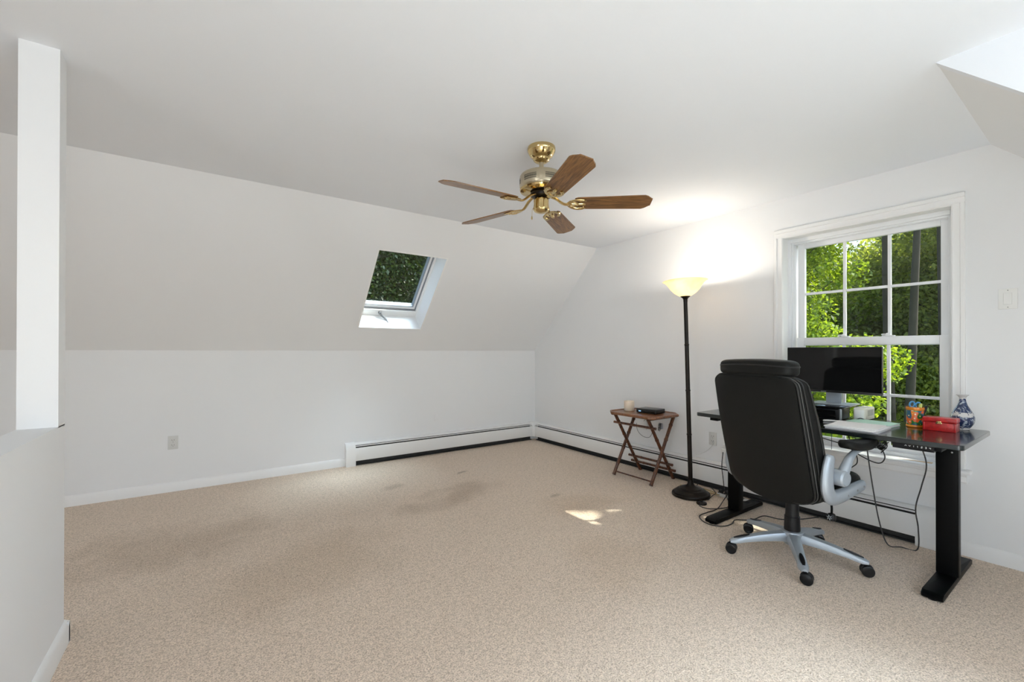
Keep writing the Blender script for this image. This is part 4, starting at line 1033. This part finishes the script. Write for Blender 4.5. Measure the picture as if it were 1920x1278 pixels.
for k in range(4): g.tube([(X0 - .035 + .004 * math.sin(a * 2), 2.64 + .016 * math.cos(a + k), .455 + (.030 + .004 * k) * math.sin(a)) for a in np.linspace(0, 2 * PI, 13)[:-1]], .0014, 5, closed=True)
g.build('coiled_lead', CORD, pw)

# ------------------------------------------------------------------ outside: woodland
st('ground', B().box((-60, -60, -3.6), (90, 90, -3.1)), GROUNDM)
def leaf_mesh(centers, radii, counts, size, squash=.75, mat_=LEAF, name='foliage', parent=None, loc=(0, 0, 0)):
    P_ = []
    for c, r_, n in zip(centers, radii, counts):
        d = RNG.normal(size=(n, 3)); d /= np.linalg.norm(d, axis=1)[:, None]
        rad = RNG.random(n) ** .45
        P_.append(np.array(c) + d * rad[:, None] * r_ * np.array([1, 1, squash]))
    P_ = np.concatenate(P_); n = len(P_)
    nrm = RNG.normal(size=(n, 3)) + np.array([0, 0, 1.0]); nrm /= np.linalg.norm(nrm, axis=1)[:, None]
    a = RNG.normal(size=(n, 3)); a -= nrm * (a * nrm).sum(1)[:, None]; a /= np.linalg.norm(a, axis=1)[:, None]
    b = np.cross(nrm, a); s = size * (.6 + .8 * RNG.random(n))[:, None]
    droop = np.array([0, 0, -.25])
    v0 = P_ - a * s * .55; v1 = P_ + b * s * .36 + nrm * s * .06; v2 = P_ + a * s * .55 + droop * s; v3 = P_ - b * s * .36 + nrm * s * .06
    V = np.stack([v0, v1, v2, v3], 1).reshape(-1, 3) - np.array(loc)
    me = bpy.data.meshes.new(name); me.vertices.add(4 * n); me.vertices.foreach_set('co', V.astype(np.float32).ravel())
    me.loops.add(4 * n); me.loops.foreach_set('vertex_index', np.arange(4 * n, dtype=np.int32))
    me.polygons.add(n); me.polygons.foreach_set('loop_start', np.arange(0, 4 * n, 4, dtype=np.int32)); me.polygons.foreach_set('loop_total', np.full(n, 4, np.int32))
    me.update(calc_edges=True); me.materials.append(mat_)
    o = bpy.data.objects.new(name, me); C.objects.link(o); o.parent = parent; tag(o, kind='stuff'); return o
def tree(x, y, h, r_tr, crown_r, nleaf, size, label, m=LEAFM, crown_z0=.3, lean=(0, 0), nb=10, clumps=16, name='tree', z0=-3.1):
    root = empty(name, (x, y, z0), label, 'tree')
    tp = []
    for k in range(9):
        t = k / 8; tp.append((x + lean[0] * t + .10 * math.sin(3 * t + x), y + lean[1] * t + .10 * math.cos(4 * t + y) - .1, z0 + h * .93 * t))
    B().tube(tp, [r_tr * (1.25 if k == 0 else 1) * (1 - .75 * (k / 8) ** 1.3) for k in range(9)], 12).build('trunk', BARK, root)
    cs, rs2, ns = [], [], []; g = B(); w_tot = 0
    for k in range(clumps):
        t = crown_z0 + (1 - crown_z0) * ((k + .5) / clumps); a = k * 2.4 + x; zc = z0 + h * t
        prof = math.sin(PI * min(1, (t - crown_z0) / (1 - crown_z0) * .85 + .12)) ** .6
        rad = crown_r * prof * (.35 + .55 * random.random()); bx_, by_ = x + lean[0] * t, y + lean[1] * t
        c = (bx_ + rad * math.cos(a), by_ + rad * math.sin(a), zc + .3)
        cs.append(c); rr2 = crown_r * (.34 + .22 * random.random()); rs2.append(rr2); ns.append(rr2 ** 2)
        if k < nb * 2: g.tube(spline([(bx_, by_, zc - .9), ((bx_ + c[0]) / 2, (by_ + c[1]) / 2, zc - .25), c, (c[0] + .4 * math.cos(a), c[1] + .4 * math.sin(a), c[2] + .25)], 3), [.35 * r_tr * (1 - .08 * i) for i in range(10)], 6)
    if g.v: tag(g.build('branches', BARK, root), kind='stuff')
    S = sum(ns); leaf_mesh(cs, rs2, [max(1, int(nleaf * q / S)) for q in ns], size, .7, m, parent=root, loc=(x, y, z0))
    return root
# trunks placed where the photograph shows them through the gable window
tree(14.0, 3.60, 13, .12, 1.9, 12000, .095, 'straight dark trunk behind the middle panes of the window', LEAFM, .66, (.0, -.12), clumps=12)
tree(13.2, 3.25, 13, .105, 1.7, 10000, .095, 'leaning dark trunk in the right-hand panes of the window', LEAFM, .68, (.1, -.75), clumps=12)
tree(15.0, 2.85, 14, .125, 2.0, 12000, .095, 'rightmost trunk seen through the window', LEAFM, .64, (0, -.20), clumps=12)
tree(11.2, 4.85, 8.6, .06, 1.55, 26000, .075, 'slim bright yellow-green maple behind the left panes', LEAF, .22, (.1, .1), clumps=24)
tree(10.2, 3.75, 4.4, .05, 1.4, 14000, .08, 'young maple with bright leaves low outside the left panes', LEAF, .25, clumps=14)
tree(17.5, 7.5, 9.6, .15, 2.4, 44000, .11, 'bushy green tree far behind the left panes', LEAF, .10, clumps=26)
tree(19.5, 4.4, 7.4, .14, 3.0, 50000, .12, 'mid-green tree far behind the middle panes', LEAFM, .06, clumps=30)
tree(18.5, 2.0, 10.5, .14, 2.6, 44000, .12, 'bushy green tree far behind the right panes', LEAFM, .06, clumps=30)
tree(25, 11.2, 11.5, .2, 3.6, 40000, .16, 'big tree at the back of the wood, left', LEAFM, .04, clumps=24)
tree(27, 6.4, 8.6, .2, 4.0, 46000, .18, 'broad tree at the back of the wood, centre', LEAFM, .04, clumps=26)
tree(26, 2.0, 13.0, .2, 4.2, 46000, .18, 'big tree at the back of the wood, right', LEAFM, .04, clumps=26)
tree(16.4, 3.9, 4.0, .05, 2.4, 26000, .09, 'low leafy sapling in the understorey beyond the window', LEAFM, .15, clumps=16)
# trees that shade the house from the sun side
tree(10.2, -3.3, 14.5, .2, 3.5, 2600, .24, 'tall tree standing south-east of the house and shading the gable', LEAFM, .42, clumps=30)
# dark trees over the roof window
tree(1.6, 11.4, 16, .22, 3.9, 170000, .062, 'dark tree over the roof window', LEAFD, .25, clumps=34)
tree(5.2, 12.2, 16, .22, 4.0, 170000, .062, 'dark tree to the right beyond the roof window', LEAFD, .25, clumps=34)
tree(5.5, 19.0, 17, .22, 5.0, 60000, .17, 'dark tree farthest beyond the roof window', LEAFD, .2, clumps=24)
